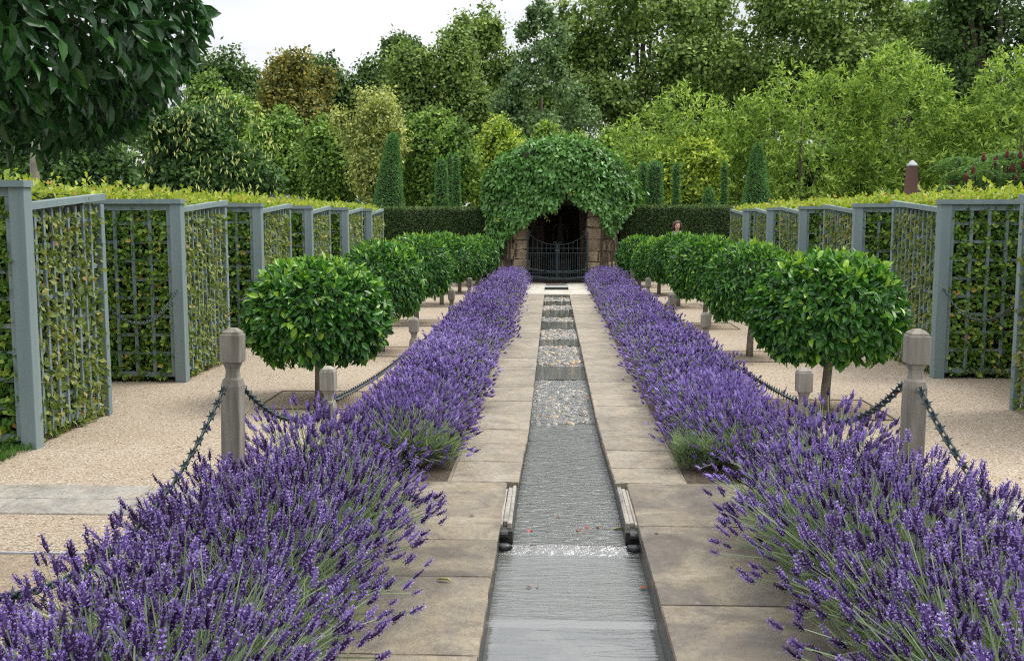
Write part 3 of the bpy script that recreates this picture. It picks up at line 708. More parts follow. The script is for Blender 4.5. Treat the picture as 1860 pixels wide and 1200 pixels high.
def leaf_objects(parent, P, U, N, S, t, mat):
    U = unit(U); Vv = unit(np.cross(N, U)); Nn = np.cross(U, Vv)
    for i in range(len(P)):
        o = link('leaf', leaf_variant(mat, t[i]), parent)
        m = np.eye(4); m[:3, 0] = U[i] * S[i, 0]; m[:3, 1] = Vv[i] * S[i, 1]; m[:3, 2] = Nn[i] * S[i, 2]; m[:3, 3] = P[i]
        o.matrix_local = Matrix(m.tolist())
TY = {-1: [9.75, 13.4, 17.1, 20.8, 24.2, 26.9], 1: [9.45, 13.1, 16.8, 20.6, 23.8, 26.6]}
tr_mesh = [make_mesh('trunk', *trunk_mesh(.50, .042, l, np.random.default_rng(5), 7).get()[:2], None, M['bark_pale'], True) for l in (.0, .03)]
pit = MB()
for s in (-1, 1):
    side = 'left' if s < 0 else 'right'
    for k, y in enumerate(TY[s]):
        x = s * (2.36 if s < 0 else 2.42) + (0.0, .0, -.03, .0, -.06 * s, -.27 * s)[k]
        pos = ('nearest', 'second', 'third', 'fourth', 'fifth', 'farthest')[k]
        lab = '%s round-headed clipped laurel standard in the row on the %s of the rill' % (pos, side)
        root = thing('laurel_tree', (x, y, 0), lab, 'tree', 'clipped laurel standards beside the lavender')
        link('trunk', tr_mesh[0 if s < 0 else 1], root, (x, y, 0))
        me, dat = LV[(k + (s > 0)) % 3]; rot = k * 1.3 + (s > 0) * .6; zc = .88 - (.08 if (k == 0 and s < 0) else .0) - (.14 if k >= 4 else 0)
        sc = (1.0 + .03 * math.sin(k * 5 + s), 1.0 + .03 * math.cos(k * 3), 1.0 + .03 * math.sin(k * 7))
        if k == 0:                                              # the leaves of the two nearest crowns can be told apart
            P, U, N, S, t = dat[:5]; P2, U2, N2, S2, t2 = dat[5:]
            Rz = np.array([[math.cos(rot), -math.sin(rot), 0], [math.sin(rot), math.cos(rot), 0], [0, 0, 1]])
            P, U, N = P @ Rz.T, U @ Rz.T, N @ Rz.T
            d = np.linalg.norm(P + [x, y, zc] - CP, axis=1); idx = np.argsort(d); near_, rest = idx[:300], idx[300:]
            cr_ = link('crown', None, root, (x, y, zc))
            leaf_objects(cr_, P[near_], U[near_], N[near_], S[near_], t[near_], M['laurel'])
            V, T, c = inst(*LEAF8, np.concatenate([P[rest], P2 @ Rz.T]), np.concatenate([U[rest], U2 @ Rz.T]), np.concatenate([N[rest], N2 @ Rz.T]), np.concatenate([S[rest], S2]), None, np.concatenate([t[rest], t2]))
            o = link('foliage', make_mesh('foliage', V, T, c, M['laurel']), cr_, (x, y, zc)); o['kind'] = 'stuff'
        else:
            o = link('crown', me, root, (x, y, zc)); o.rotation_euler = (0, 0, rot); o.scale = (sc[0] * .88, sc[1] * .88, sc[2] * (1.0, .98, 1.02)[k % 3])
        sb = thing('tree_pit', (x, y, -.01), 'square bare earth pit round the foot of the %s laurel on the %s' % (pos, side), 'tree pit', 'tree pits under the laurels')
        V, T = box_vt((x - .48, y - .48, -.05), (x + .48, y + .48, -.007)); obj('soil', V, T, M['pit'], sb)
        for a, b in (((-.5, -.5), (.5, -.485)), ((-.5, .485), (.5, .5)), ((-.5, -.484), (-.485, .484)), ((.485, -.484), (.5, .484))):
            V, T = box_vt((x + a[0], y + a[1], -.05), (x + b[0], y + b[1], -.002)); obj('edging', V, T, M['bark'], sb)
# the big laurel whose crown hangs into the picture at the top left
rng = np.random.default_rng(77)
cx, cy_, cz = -3.17, 4.75, 2.72
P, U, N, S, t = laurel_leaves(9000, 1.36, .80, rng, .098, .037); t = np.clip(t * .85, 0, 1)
U = unit(U * .8 + [.1, 0, -.35] + rng.normal(0, .25, U.shape))
# keep a sparse fringe of hanging sprays
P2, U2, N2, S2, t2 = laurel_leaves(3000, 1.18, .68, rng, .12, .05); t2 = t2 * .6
near_root = thing('laurel_tree', (cx, cy_, 0), 'big dark glossy laurel whose overhanging crown fills the top left corner', 'tree')
V, T = tube([(0, 0, -.1), (.03, 0, 1.0), (0, .02, 2.3), (0, 0, 3.0)], [.10, .085, .08, .04], 10); link('trunk', make_mesh('trunk', V, T, None, M['bark_pale'], True), near_root, (cx, cy_, 0))
cr_ = link('crown', None, near_root, (cx, cy_, cz))
W_ = P + [cx, cy_, cz]; rel = W_ - CP; f_ = rel @ FW; px_ = 930 + F * (rel @ RT) / f_; py_ = 600 - F * (rel @ UP) / f_
vis = (px_ > -10) & (py_ > -10) & (f_ > 0); score = np.linalg.norm(rel, axis=1) + np.where(vis, 0, 50)
idx = np.argsort(score); a_, b_ = idx[:300], idx[300:]
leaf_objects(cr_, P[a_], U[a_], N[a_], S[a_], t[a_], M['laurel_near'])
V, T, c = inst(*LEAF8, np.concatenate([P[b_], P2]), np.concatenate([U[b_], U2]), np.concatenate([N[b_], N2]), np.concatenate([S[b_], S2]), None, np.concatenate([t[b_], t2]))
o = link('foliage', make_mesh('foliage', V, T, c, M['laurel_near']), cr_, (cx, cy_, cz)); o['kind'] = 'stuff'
mb = MB()
for i in range(26):
    d = unit(np.array([rng.normal(), rng.normal(), rng.normal() * .7 + .1])); V, T = tube([(0, 0, -.5), d * .5, d * 1.0 * np.array([1, 1, .6])], [.03, .018, .005], 5); mb.add(V, T)
V, T, _ = mb.get(); link('branches', make_mesh('branches', V, T, None, M['bark']), cr_, (cx, cy_, cz))
sb = thing('tree_pit', (-3.02, 4.75, -.01), 'bare earth pit with a thin edging at the lower left edge', 'tree pit')
V, T = box_vt((-3.55, 4.2, -.05), (-2.45, 5.12, -.006)); obj('soil', V, T, M['pit'], sb)
V, T = box_vt((-3.57, 5.121, -.05), (-2.43, 5.135, .004)); obj('edging', V, T, M['lead'], sb)

# ------------------------------------------------------------------ lavender
def spike_template(whorls, petals, seed):
    r = np.random.default_rng(seed); mb = MB()
    zs = np.linspace(.04, .92, whorls)
    k = 4 if whorls > 3 else 3
    an = np.arange(k) * 2 * math.pi / k
    rings = [np.stack([np.full(k, z), np.cos(an) * rr, np.sin(an) * rr], 1) for z, rr in ((0, .035), (.4, .105), (1, .012))] if whorls > 3 else \
            [np.stack([np.full(k, z), np.cos(an) * rr, np.sin(an) * rr], 1) for z, rr in ((0, .05), (.35, .16), (1, .02))]
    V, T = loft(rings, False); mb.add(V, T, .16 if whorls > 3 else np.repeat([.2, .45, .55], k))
    for i, z in enumerate(zs):
        for j in range(petals):
            a = j * 2 * math.pi / petals + i * .7 + r.uniform(-.3, .3); rr = .20 * (1 - .35 * z) * r.uniform(.85, 1.15)
            c_, s_ = math.cos(a), math.sin(a); t0 = r.choice([.22, .42, .6, .85], p=[.32, .28, .25, .15])
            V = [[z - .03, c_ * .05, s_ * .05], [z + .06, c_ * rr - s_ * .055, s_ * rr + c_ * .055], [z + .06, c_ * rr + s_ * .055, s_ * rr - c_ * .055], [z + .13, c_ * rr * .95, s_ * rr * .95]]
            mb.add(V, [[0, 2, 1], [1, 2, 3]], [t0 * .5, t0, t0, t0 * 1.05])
    return mb.get()
SP_N = [spike_template(5, 5, i) for i in range(3)]; SP_M = [spike_template(3, 4, 10 + i) for i in range(2)]; 
def far_spike(seed):
    r = np.random.default_rng(seed); mb = MB(); an = np.arange(3) * 2.094 + r.uniform(0, 2)
    mb.add(np.concatenate([[[0, 0, 0]], np.stack([np.full(3, .4), np.cos(an) * .15, np.sin(an) * .15], 1), [[1, 0, 0]]]), [[0, 2, 1], [0, 3, 2], [0, 1, 3], [1, 2, 4], [2, 3, 4], [3, 1, 4]], [.12, .40, .5, .3, .6])
    for z, t0 in ((.3, .85), (.6, .55)):
        a = r.uniform(0, 6.28); c_, s_ = math.cos(a) * .2, math.sin(a) * .2; mb.add([[z, 0, 0], [z + .14, c_ - s_ * .4, s_ + c_ * .4], [z + .14, c_ + s_ * .4, s_ - c_ * .4], [z + .25, c_, s_]], [[0, 2, 1], [1, 2, 3]], t0)
    return mb.get()
SP_F = [far_spike(20), far_spike(21), far_spike(22)]
def blades(P, D, l, wd, rng):
    n = len(P); V = np.array([[0, .5, 0], [0, -.5, 0], [1, 0, 0]]); T = np.array([[0, 1, 2]])
    return inst(V, T, P, D, rnd_dir(n, rng), leafS(n, l, wd, rng, .3))
def lavender_bed(s, ya, yb, near, label):
    rng = np.random.default_rng(900 + int(s * 10) + near); side = s
    root = thing('lavender_hedge', (s * 1.25, (ya + yb) / 2, 0), label, 'lavender', 'lavender hedges along the rill')
    sp = .36 if near else .40
    plants = np.arange(ya + .15, yb, sp); A = {k: [] for k in 'BTDL'}
    FB, FD, PT = [], [], []
    for yp in plants:
        dcam = yp; r_ = 0.0
        if near: n = 400; Lm = .64; xc = s * ((1.42 if s < 0 else 1.50) + rng.normal(0, .04))
        else:
            n = 560 if yp < 10 else (430 if yp < 16 else 300); Lm = .505; xc = s * ((1.19 if s < 0 else 1.26) + rng.normal(0, .025))
        Lp = Lm * (1 + rng.normal(0, .07)); n = int(n * rng.uniform(.78, 1.12) * (.9 if near else 1)); pt = rng.normal(0, .07)
        # directions over a dome; stretched across the bed
        th = np.arccos(1 - rng.uniform(0, 1, n) * (.80 if near else .93)); az = rng.uniform(0, 2 * math.pi, n)
        D = np.stack([np.sin(th) * np.cos(az), np.sin(th) * np.sin(az) * .85, np.cos(th)], 1); D = unit(D)
        B = np.stack([xc + (rng.uniform(-.26, .26, n) if near else rng.uniform(-.18, .18, n)), yp + rng.uniform(-.6, .6, n) * sp, np.full(n, .05)], 1)
        if near: B[:, 1] += .85 * np.clip((B[:, 0] * s - 1.3) / .4, -.3, 1) * (yp > 5.0)
        l = Lp * (1 - np.abs(rng.normal(0, .10 if near else .075, n)))
        l = np.where(rng.uniform(0, 1, n) < .012, l * rng.uniform(1.08, 1.28, n), l)
        fl = np.where(np.abs(D[:, 0]) > .75, .95, 1.0)
        ex = np.stack([D[:, 0] * (.98 if near else .86), D[:, 1], D[:, 2] * (1.0 if near else .92)], 1)
        tip = B + ex * l[:, None]
        tip[:, 2] = np.maximum(tip[:, 2], .06 + rng.uniform(0, .06, n))
        # lean: outwards with a little lift at the tip
        H = unit(D * 1.0 + [0, 0, .35] + rng.normal(0, .16, (n, 3)))
        A['B'].append(B); A['T'].append(tip); A['D'].append(H); A['L'].append(l + 0 * pt); PT.append(np.full(n, pt))
        m = 1150 if near else (260 if yp < 12 else 70)
        d2 = unit(rnd_dir(m, rng) * [1, .9, .5] + [0, 0, .75]); b2 = np.stack([xc + rng.uniform(-.42, .42, m) * (1 if near else .66), yp + rng.uniform(-.6, .6, m) * sp, rng.uniform(.02, .12, m)], 1)
        FB.append(b2 + d2 * rng.uniform(.02, .16, (m, 1))); FD.append(d2)
    if not near:                                                  # leafy front end of the bed, few flowers
        m = 900; b2 = np.stack([s * rng.uniform(.78, 1.55, m), ya + np.abs(rng.normal(0, .14, m)) - .02, rng.uniform(.0, .10, m)], 1)
        for q in range(3): FB.append(b2 + rng.uniform(0, .12, (m, 1)) * [0, -.5, 1]); FD.append(unit(rnd_dir(m, rng) * .55 + [-s * .35, -.45, .8]))
    B, Tp, H, l = (np.concatenate(A[k]) for k in 'BTDL'); n = len(B)
    dist = np.linalg.norm(Tp - CP, axis=1)
    hl = rng.uniform(.048, .075, n) if near else rng.uniform(.045, .065, n)
    base = Tp - H * hl[:, None]
    th = hl * rng.uniform(.85, 1.15, n) * (1.28 if near else 1.2)
    S = np.stack([hl, th, th], 1); dt = np.clip(rng.normal(.06, .14, n) + np.concatenate(PT), -.25, .4)
    Nn = rnd_dir(n, rng)
    # stems
    mid = B + (base - B) * .55 + H * 0 + [0, 0, .015]
    def strips(P, Q, wd):
        d = unit(Q - P); sd_ = unit(np.cross(d, rnd_dir(len(P), rng))) * wd * .65
        k = len(P); V = np.stack([P - sd_, P + sd_, Q + sd_ * .7, Q - sd_ * .7], 1).reshape(-1, 3)
        i = np.arange(k)[:, None] * 4; return V, np.concatenate([i + [[0, 1, 2]], i + [[0, 2, 3]]])
    st = rng.uniform(.25, 1, n); mb = MB()
    V, T = strips(mid, base + H * .012, .0046 if near else .0044); mb.add(V, T, np.repeat(st, 4))
    if near: V, T = strips(B + (mid - B) * .3, mid, .0042); mb.add(V, T, np.repeat(st * .8, 4))
    mb.build('stems', M['lav_stem'], root, False, 'stuff')
    V, T, _ = blades(np.concatenate(FB), np.concatenate(FD), .15 if near else .11, .0075 if near else .010, rng)
    MB().add(V, T, np.repeat(np.clip(rng.normal(.42, .22, len(V) // 3), 0, 1), 3)).build('foliage', M['lav_stem'], root, False, 'stuff')
    # woody middle of the bed
    xw = 1.45 if near else 1.2
    mb = MB()
    for yp in plants[::2]:
        V, T = tube([(s * xw, yp - sp * 1.1, .02), (s * xw, yp, .08), (s * xw, yp + sp * 1.1, .02)], [.06, .13, .06], 8); mb.add(V, T)
    mb.build('woody_base', M['wood_dark'], root, True, 'stuff')
    # flower heads; the largest 300 are pieces of their own
    idx = np.argsort(np.where((Tp[:, 1] > 2.9), dist, 99)); heads = idx[:300] if near else idx[:0]; rest = idx[len(heads):]
    if near:
        ms = [make_mesh('flower_spike', SP_N[i][0], SP_N[i][1], np.clip(SP_N[i][2] + q, 0, 1), M['lav']) for i in range(3) for q in (-.05, .08, .2)]
        U = unit(H); Vv = unit(np.cross(Nn, U)); N2 = np.cross(U, Vv); rl = LOC[root.name]
        for i in heads:
            o = link('flower_spike', ms[rng.integers(9)], root); m = np.eye(4); m[:3, 0] = U[i] * S[i, 0]; m[:3, 1] = Vv[i] * S[i, 1]; m[:3, 2] = N2[i] * S[i, 2]; m[:3, 3] = base[i] - rl
            o.matrix_local = Matrix(m.tolist())
    mb = MB(); kind = rng.integers(0, 6, n)
    for lo, hi, tm in ((0, 5.8, SP_N), (5.8, 9.0, SP_M), (9.0, 99, SP_F)):
        for v, tmpl in enumerate(tm):
            sel = rest[(dist[rest] >= lo) & (dist[rest] < hi) & (kind[rest] % len(tm) == v)]
            if len(sel):
                S_ = S[sel] * (1 if hi < 6 else (1, 1.1, 1.1) if hi < 10 else (1.05, 1.35, 1.35))
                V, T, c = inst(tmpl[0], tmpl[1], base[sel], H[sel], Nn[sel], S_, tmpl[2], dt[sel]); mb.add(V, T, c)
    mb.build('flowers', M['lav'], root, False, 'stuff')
for s in (-1, 1):
    sd_ = 'left' if s < 0 else 'right'
    lavender_bed(s, 1.9, 5.95, 1, 'loose foreground lavender hedge with long grey stems at the lower %s' % sd_)
    lavender_bed(s, 7.05, 27.3, 0, 'long dense purple lavender hedge running to the grotto %s of the rill' % sd_)
# ------------------------------------------------------------------ grotto, gate and climber
GY = 28.3
def zpx(py, Y=GY): return float(at_y(1010, py, Y)[2])
def xpx(px, Y=GY, py=430): return float(at_y(px, py, Y)[0])
def rock(a, b, seed, rough=.03):
    """a weathered squared block with worn, uneven faces"""
    r = np.random.default_rng(seed); a, b = np.array(a, float), np.array(b, float); c = .035
    V, T = cham_box(a, b, c); V = V + r.normal(0, rough * .35, V.shape); return V, T
grot = thing('grotto', (.14, 28.6, 0), 'tufa stone grotto with a dark arched mouth under a dome of climber', 'grotto')
OX0, OX1 = xpx(957), xpx(1068)
mb = MB()
seed = 0
jl = [(0, .30), (.31, .62), (.63, .90), (.91, 1.16), (1.17, 1.44), (1.45, 1.68), (1.69, 1.95), (1.96, 2.2)]
jr = [(0, .28), (.29, .56), (.57, .86), (.87, 1.18), (1.19, 1.50), (1.51, 1.78), (1.79, 2.0), (2.01, 2.22)]
for side_, rows, x in (('l', jl, OX0), ('r', jr, OX1)):
    for i, (a, b) in enumerate(rows):
        out = .05 * (i % 3 == 1) + .02 * (i % 2); sgn = -1 if side_ == 'l' else 1
        w1 = (.34, .42, .30, .38, .46, .33, .3, .36)[i]
        xa = x - sgn * out; xm = x + sgn * w1; xb = xm + sgn * (.30 + .07 * (i % 2))
        for q, (u, v) in enumerate(((xa, xm - sgn * .012), (xm + sgn * .006, xb))):
            V, T = rock((min(u, v), GY - .12 - .06 * RG.uniform(0, 1), a), (max(u, v), GY + .5, b - .012), seed); seed += 1
            obj('stone_block', V, T, M['tufa'], grot)
# arch stones
ac, ar = (OX0 + OX1) / 2, (OX1 - OX0) / 2; az0 = 2.1
for i in range(9):
    a0, a1 = math.pi * i / 9 + .012, math.pi * (i + 1) / 9 - .012; r1 = ar + .38 + .05 * (i % 2)
    ringf = lambda y, sh: np.array([[ac + math.cos(a) * rr, y, az0 + math.sin(a) * rr * .62] for a, rr in ((a0, ar), (a0, r1), (a1, r1), (a1, ar))])
    V, T = loft([ringf(GY - .16, 0), ringf(GY + .5, 0)]); V = V + np.random.default_rng(i).normal(0, .015, V.shape); obj('arch_stone', V, T, M['tufa'], grot)
# joints between blocks, rear chamber
for x0, x1 in ((OX0 - .78, OX0 - .04), (OX1 + .04, OX1 + .78)):
    V, T = box_vt((x0, GY - .06, 0), (x1, GY + .45, 2.2)); obj('mortar_core', V, T, M['mortar'], grot)

def dome(rx, ry, rz, cx, cy, z0, k=20, m=8, n=None):
    rings = []
    for i in range(m + 1):
        e = i / m * math.pi / 2 * .98
        rings.append(np.array([[cx + math.cos(a) * math.cos(e) * rx, cy + math.sin(a) * math.cos(e) * ry, z0 + math.sin(e) * rz] for a in np.arange(k) * 2 * math.pi / k]))
    return loft(rings)
mb = MB()
x0, x1, yb_ = OX0 - .9, OX1 + .9, GY + 3.2
def panel(p): mb.add(p, [[0, 1, 2], [0, 2, 3]])
panel([[x0, GY + .45, 0], [x0, yb_, 0], [x0, yb_, 3.2], [x0, GY + .45, 3.2]]); panel([[x1, GY + .45, 0], [x1, yb_, 0], [x1, yb_, 3.2], [x1, GY + .45, 3.2]])
panel([[x0, yb_, 0], [x1, yb_, 0], [x1, yb_, 3.2], [x0, yb_, 3.2]]); panel([[x0, GY + .2, 3.2], [x1, GY + .2, 3.2], [x1, yb_, 3.2], [x0, yb_, 3.2]])
panel([[x0, GY - .3, .004], [x1, GY - .3, .004], [x1, yb_, .004], [x0, yb_, .004]])
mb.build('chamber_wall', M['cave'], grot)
mb = MB()
for i in range(16):                                              # front wall above and beside the arch
    a0, a1 = math.pi * i / 16, math.pi * (i + 1) / 16; r1 = ar + .36
    p = lambda a, rr: [ac + math.cos(a) * rr, GY + .2, az0 + math.sin(a) * rr * .62]
    q = lambda a: [ac + math.cos(a) * 2.0 , GY + .2, 2.1 + math.sin(a) * 1.3]
    mb.add([p(a0, r1), p(a1, r1), q(a1), q(a0)], [[0, 1, 2], [0, 2, 3]])
for i in range(14):
    V, T = rock((RG.uniform(x0, x1 - .4), yb_ - .5 - RG.uniform(0, .4), RG.uniform(0, 2.4)), (RG.uniform(x0 + .5, x1), yb_ - .05, RG.uniform(2.5, 3)), 200 + i, .1)
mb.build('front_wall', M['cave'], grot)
V, T = tube([(.9, GY + .9, 0), (.95, GY + .9, 1.2), (.85, GY + .9, 2.9)], [.28, .22, .34], 9); V = V + np.random.default_rng(3).normal(0, .03, V.shape); obj('rock_pier', V, T, M['cave'], grot)
V, T = tube([(-.62, GY + 1.4, 0), (-.6, GY + 1.4, 1.2), (-.65, GY + 1.4, 2.9)], [.22, .2, .3], 9); V = V + np.random.default_rng(4).normal(0, .03, V.shape); obj('rock_pier', V, T, M['cave'], grot)

# iron gate
gt = thing('iron_gate', (ac, GY - .25, 0), 'dark iron double gate with a dipped scrolled top closing the grotto', 'gate')
gy = GY - .28; n = 27; gx0, gx1 = OX0 + .02, OX1 - .02
topz = lambda x: 1.02 + .30 * (abs(x - ac) / ((gx1 - gx0) / 2)) ** 2.2
for i in range(n):
    x = gx0 + .03 + (gx1 - gx0 - .06) * i / (n - 1); tall_ = i % 2 == 0
    V, T = tube([(x, gy, .06), (x, gy, topz(x) if tall_ else .82)], .0085, 5); obj('bar', V, T, M['iron'], gt)
for z in (.08, .26, .80, .93):
    for a, b in ((gx0, ac - .015), (ac + .015, gx1)):
        V, T = box_vt((a, gy - .008, z - .008), (b, gy + .008, z + .008)); obj('cross_rail', V, T, M['iron'], gt)
for sgn in (-1, 1):
    xs = np.linspace(0, 1, 12); e = gx0 if sgn < 0 else gx1
    V, T = tube([(ac + (e - ac) * (.03 + .94 * q), gy, topz(ac + (e - ac) * q) + .01) for q in xs], .010, 6); obj('top_rail', V, T, M['iron'], gt)
    for base, dz, dr in (((e - sgn * .07, 1.36), 1, -sgn), ((ac + sgn * .07, 1.06), 1, -sgn)):
        pts = [(base[0] + dr * .055 * (1 - k / 16) * math.cos(k * .6) , gy, base[1] + .055 * (1 - k / 16) * math.sin(k * .6)) for k in range(15)]
        V, T = tube(pts, .010, 5); obj('scroll', V, T, M['iron'], gt)
    V, T = box_vt((e - .02, gy - .02, .03), (e + .02, gy + .02, 1.38)); obj('gate_post', V, T, M['iron'], gt)
    V, T = box_vt((ac + sgn * .014 - .012, gy - .013, .05), (ac + sgn * .014 + .012, gy + .013, 1.06)); obj('meeting_stile', V, T, M['iron'], gt)
V, T = cham_box((ac - .05, gy - .04, .83), (ac + .05, gy - .012, .91), .01); obj('lock', V, T, M['slate'], gt)
chain((-1.05, 27.55, .48), (1.25, 27.55, .48), .16, 'upper dark chain strung across the rill in front of the gate', False, False, 1.6, 'chains before the gate')
chain((-1.15, 27.3, .30), (1.35, 27.3, .30), .15, 'lower heavier dark chain strung across the rill in front of the gate', False, True, 1.7, 'chains before the gate')

# bodies grown from a skeleton
def skin_body(name, joints, edges, mat, parent, loc=(0, 0, 0), levels=2, root=0):
    m = bpy.data.meshes.new(name); m.from_pydata([j[0] for j in joints], edges, [])
    o = link(name, m, None, (0, 0, 0)); md = o.modifiers.new('s', 'SKIN'); md.use_smooth_shade = True
    for v, j in zip(m.skin_vertices[0].data, joints):
        r = j[1]; v.radius = (r, r) if isinstance(r, float) else r
    m.skin_vertices[0].data[root].use_root = True
    s2 = o.modifiers.new('d', 'SUBSURF'); s2.levels = s2.render_levels = levels
    dg = bpy.context.evaluated_depsgraph_get(); me = bpy.data.meshes.new_from_object(o.evaluated_get(dg)); me.materials.clear(); me.materials.append(mat)
    bpy.data.objects.remove(o); return link(name, me, parent, loc)
HUM_E = [(0, 1), (1, 2), (2, 3), (3, 4), (4, 5), (3, 6), (6, 7), (7, 8), (8, 9), (3, 10), (10, 11), (11, 12), (12, 13), (0, 14), (14, 15), (15, 16), (16, 17), (0, 18), (18, 19), (19, 20), (20, 21)]
def human(h, armx=.26):
    k = h / 1.66
    J = [((0, 0, .88), (.15, .105)), ((0, 0, 1.04), (.125, .09)), ((0, 0, 1.20), (.15, .105)), ((0, .01, 1.33), (.10, .08)), ((0, 0, 1.40), (.05, .05)), ((0, -.01, 1.46), (.045, .05)),
         ((-.15, .01, 1.34), .06), ((-armx + .03, .02, 1.08), .043), ((-armx + .02, -.03, .86), .034), ((-armx + .02, -.05, .72), .03),
         ((.15, .01, 1.34), .06), ((armx - .03, .02, 1.08), .043), ((armx - .02, -.03, .86), .034), ((armx - .02, -.05, .72), .03),
         ((-.09, 0, .80), .095), ((-.10, -.01, .46), .06), ((-.10, .01, .08), .042), ((-.10, -.13, .03), .035), ((.09, 0, .80), .095), ((.10, -.01, .46), .06), ((.10, .01, .08), .042), ((.10, -.13, .03), .035)]
    return [((p[0] * k, p[1] * k, p[2] * k), (tuple(a * k for a in r) if isinstance(r, tuple) else r * k)) for p, r in J]
def ell(c, r, k=14, m=10, f=None):
    rings = []
    for i in range(m + 1):
        e = -math.pi / 2 + math.pi * (i + .02) / (m + .04)
        rings.append(np.array([[math.cos(a) * math.cos(e), math.sin(a) * math.cos(e), math.sin(e)] for a in np.arange(k) * 2 * math.pi / k]))
    V, T = loft(rings)
    if f is not None: V = f(V)
    return V * np.array(r) + np.array(c), T
# the old figure inside the grotto
st = thing('statue', (.12, GY + 2.0, 0), 'dim stone figure standing in the dark inside the grotto', 'statue')
V, T = cham_box((-.2, GY + 1.75, 0), (.44, GY + 2.25, .55), .03); obj('plinth', V, T, M['statue'], st)
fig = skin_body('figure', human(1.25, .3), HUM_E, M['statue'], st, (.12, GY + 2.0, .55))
V, T = ell((.12, GY + 1.98, 1.76), (.085, .10, .125)); obj('head', V, T, M['statue'], st, None, True)

# the woman behind the laurels
PY = 25.4; ptx = float(at_y(1230, 412, PY)[0])
pr = thing('person', (ptx, PY, 0), 'woman with a brown bob and white collar seen above the laurels', 'person')
H = 1.66
skin_body('body', human(H), HUM_E, M['jacket'], pr, (ptx, PY, 0))
hz = 1.545
def face(V):
    V = V.copy(); fr = V[:, 1] < 0
    V[:, 0] *= np.where(V[:, 2] < -.1, 1 - .32 * np.clip(-V[:, 2] - .1, 0, 1), 1)
    nose = np.exp(-((V[:, 0]) / .16) ** 2 - ((V[:, 2] + .12) / .2) ** 2) * fr; V[:, 1] -= .24 * nose
    for sx in (-1, 1):
        soc = np.exp(-((V[:, 0] - sx * .36) / .18) ** 2 - ((V[:, 2] - .08) / .13) ** 2) * fr; V[:, 1] += .12 * soc
    V[:, 1] -= .08 * np.exp(-((V[:, 0]) / .35) ** 2 - ((V[:, 2] + .8) / .2) ** 2) * fr
    return V
V, T = ell((ptx, PY - .02, hz), (.072, .092, .112), 28, 22, face); hd_ = obj('head', V, T, M['skin'], pr, None, True)
V, T = tube([(ptx, PY, 1.36), (ptx, PY - .01, 1.48)], [.058, .05], 12); obj('neck', V, T, M['skin'], pr, None, True)
for sx in (-1, 1):
    V, T = ell((ptx + sx * .026, PY - .098, hz + .010), (.012, .006, .006), 10, 6); obj('eye', V, T, M['eye'], hd_, None, True)
    V, T = tube([(ptx + sx * .012, PY - .104, hz + .028), (ptx + sx * .030, PY - .103, hz + .033), (ptx + sx * .044, PY - .09, hz + .026)], [.002, .003, .0015], 5); obj('eyebrow', V, T, M['hair'], hd_)
    V, T = ell((ptx + sx * .072, PY - .005, hz - .005), (.010, .018, .030), 8, 6); obj('ear', V, T, M['skin'], hd_, None, True)
V, T = ell((ptx, PY - .102, hz - .052), (.023, .007, .0065), 12, 6); obj('mouth', V, T, M['lips'], hd_, None, True)
def hair(V):
    V = V.copy(); fr = (V[:, 1] < -.12) & (V[:, 2] < .50 + .2 * V[:, 0]) & (np.abs(V[:, 0]) < .62)
    V[:, 1] = np.where(fr, -.05 + .1 * V[:, 1], V[:, 1]); low_ = V[:, 2] < -.2; V[:, 0] *= np.where(low_, 1.14, 1); V[:, 2] = np.maximum(V[:, 2], -.92)
    return V * (1 + .02 * np.sin(V[:, :1] * 30))
V, T = ell((ptx, PY + .008, hz + .008), (.118, .125, .138), 32, 22, hair); obj('hair', V, T, M['hair'], pr, None, True)
for sx in (-1, 1):
    V, T = loft([np.array([[ptx + sx * a, PY + b, z] for a, b, z in row]) for row in (((.02, -.10, 1.37), (.085, -.05, 1.43), (.085, .03, 1.44), (.02, -.09, 1.38)), ((.05, -.125, 1.34), (.13, -.06, 1.37), (.12, .05, 1.39), (.04, -.11, 1.345)))]); obj('collar', V, T, M['shirt'], pr)
V, T = ell((ptx, PY - .07, 1.33), (.06, .04, .08)); obj('shirt', V, T, M['shirt'], pr, None, True)

# climbing plant over the grotto
rng = np.random.default_rng(88)
cl = thing('climbing_plant', (.15, GY + .6, 0), 'large leaved green climber heaped in a dome over the grotto', 'climber')
poly = np.array([(872, 345), (880, 310), (905, 280), (940, 262), (975, 250), (1010, 247), (1050, 253), (1085, 268), (1118, 292), (1140, 320), (1152, 352), (1150, 375), (1140, 385), (1125, 405), (1112, 428), (1098, 418), (1088, 392), (1072, 376), (1058, 378), (1040, 362), (1030, 345), (1018, 360), (1008, 380), (985, 384), (965, 396), (955, 408), (945, 414), (928, 424), (917, 442), (906, 468), (890, 452), (884, 394)], float)
def inside(px, py, pl):
    c = np.zeros(len(px), bool); j = len(pl) - 1
    for i in range(len(pl)):
        xi, yi = pl[i]; xj, yj = pl[j]
        c ^= ((yi > py) != (yj > py)) & (px < (xj - xi) * (py - yi) / (yj - yi + 1e-9) + xi); j = i
    return c
poly_w = np.array([at_y(a, b, GY - .1)[[0, 2]] for a, b in poly])
n = 9000; xs = rng.uniform(-2.3, 2.5, n * 2); zs = rng.uniform(.6, 4.1, n * 2)
ok = inside(xs, zs, poly_w); xs, zs = xs[ok], zs[ok]; n = len(xs)
rr = np.clip(((xs - .15) / 2.25) ** 2 + (np.maximum(zs - 2.1, 0) / 1.95) ** 2, 0, 1)
yy = GY + .55 - .95 * np.sqrt(1 - rr * .98) + rng.normal(0, .07, n) + np.where(zs < 2.3, -.26 * np.clip((2.3 - zs) / .5, 0, 1), 0) - .08 * np.sin(xs * 4 + zs * 3) * np.sin(zs * 5)
P = np.stack([xs, yy, zs], 1)
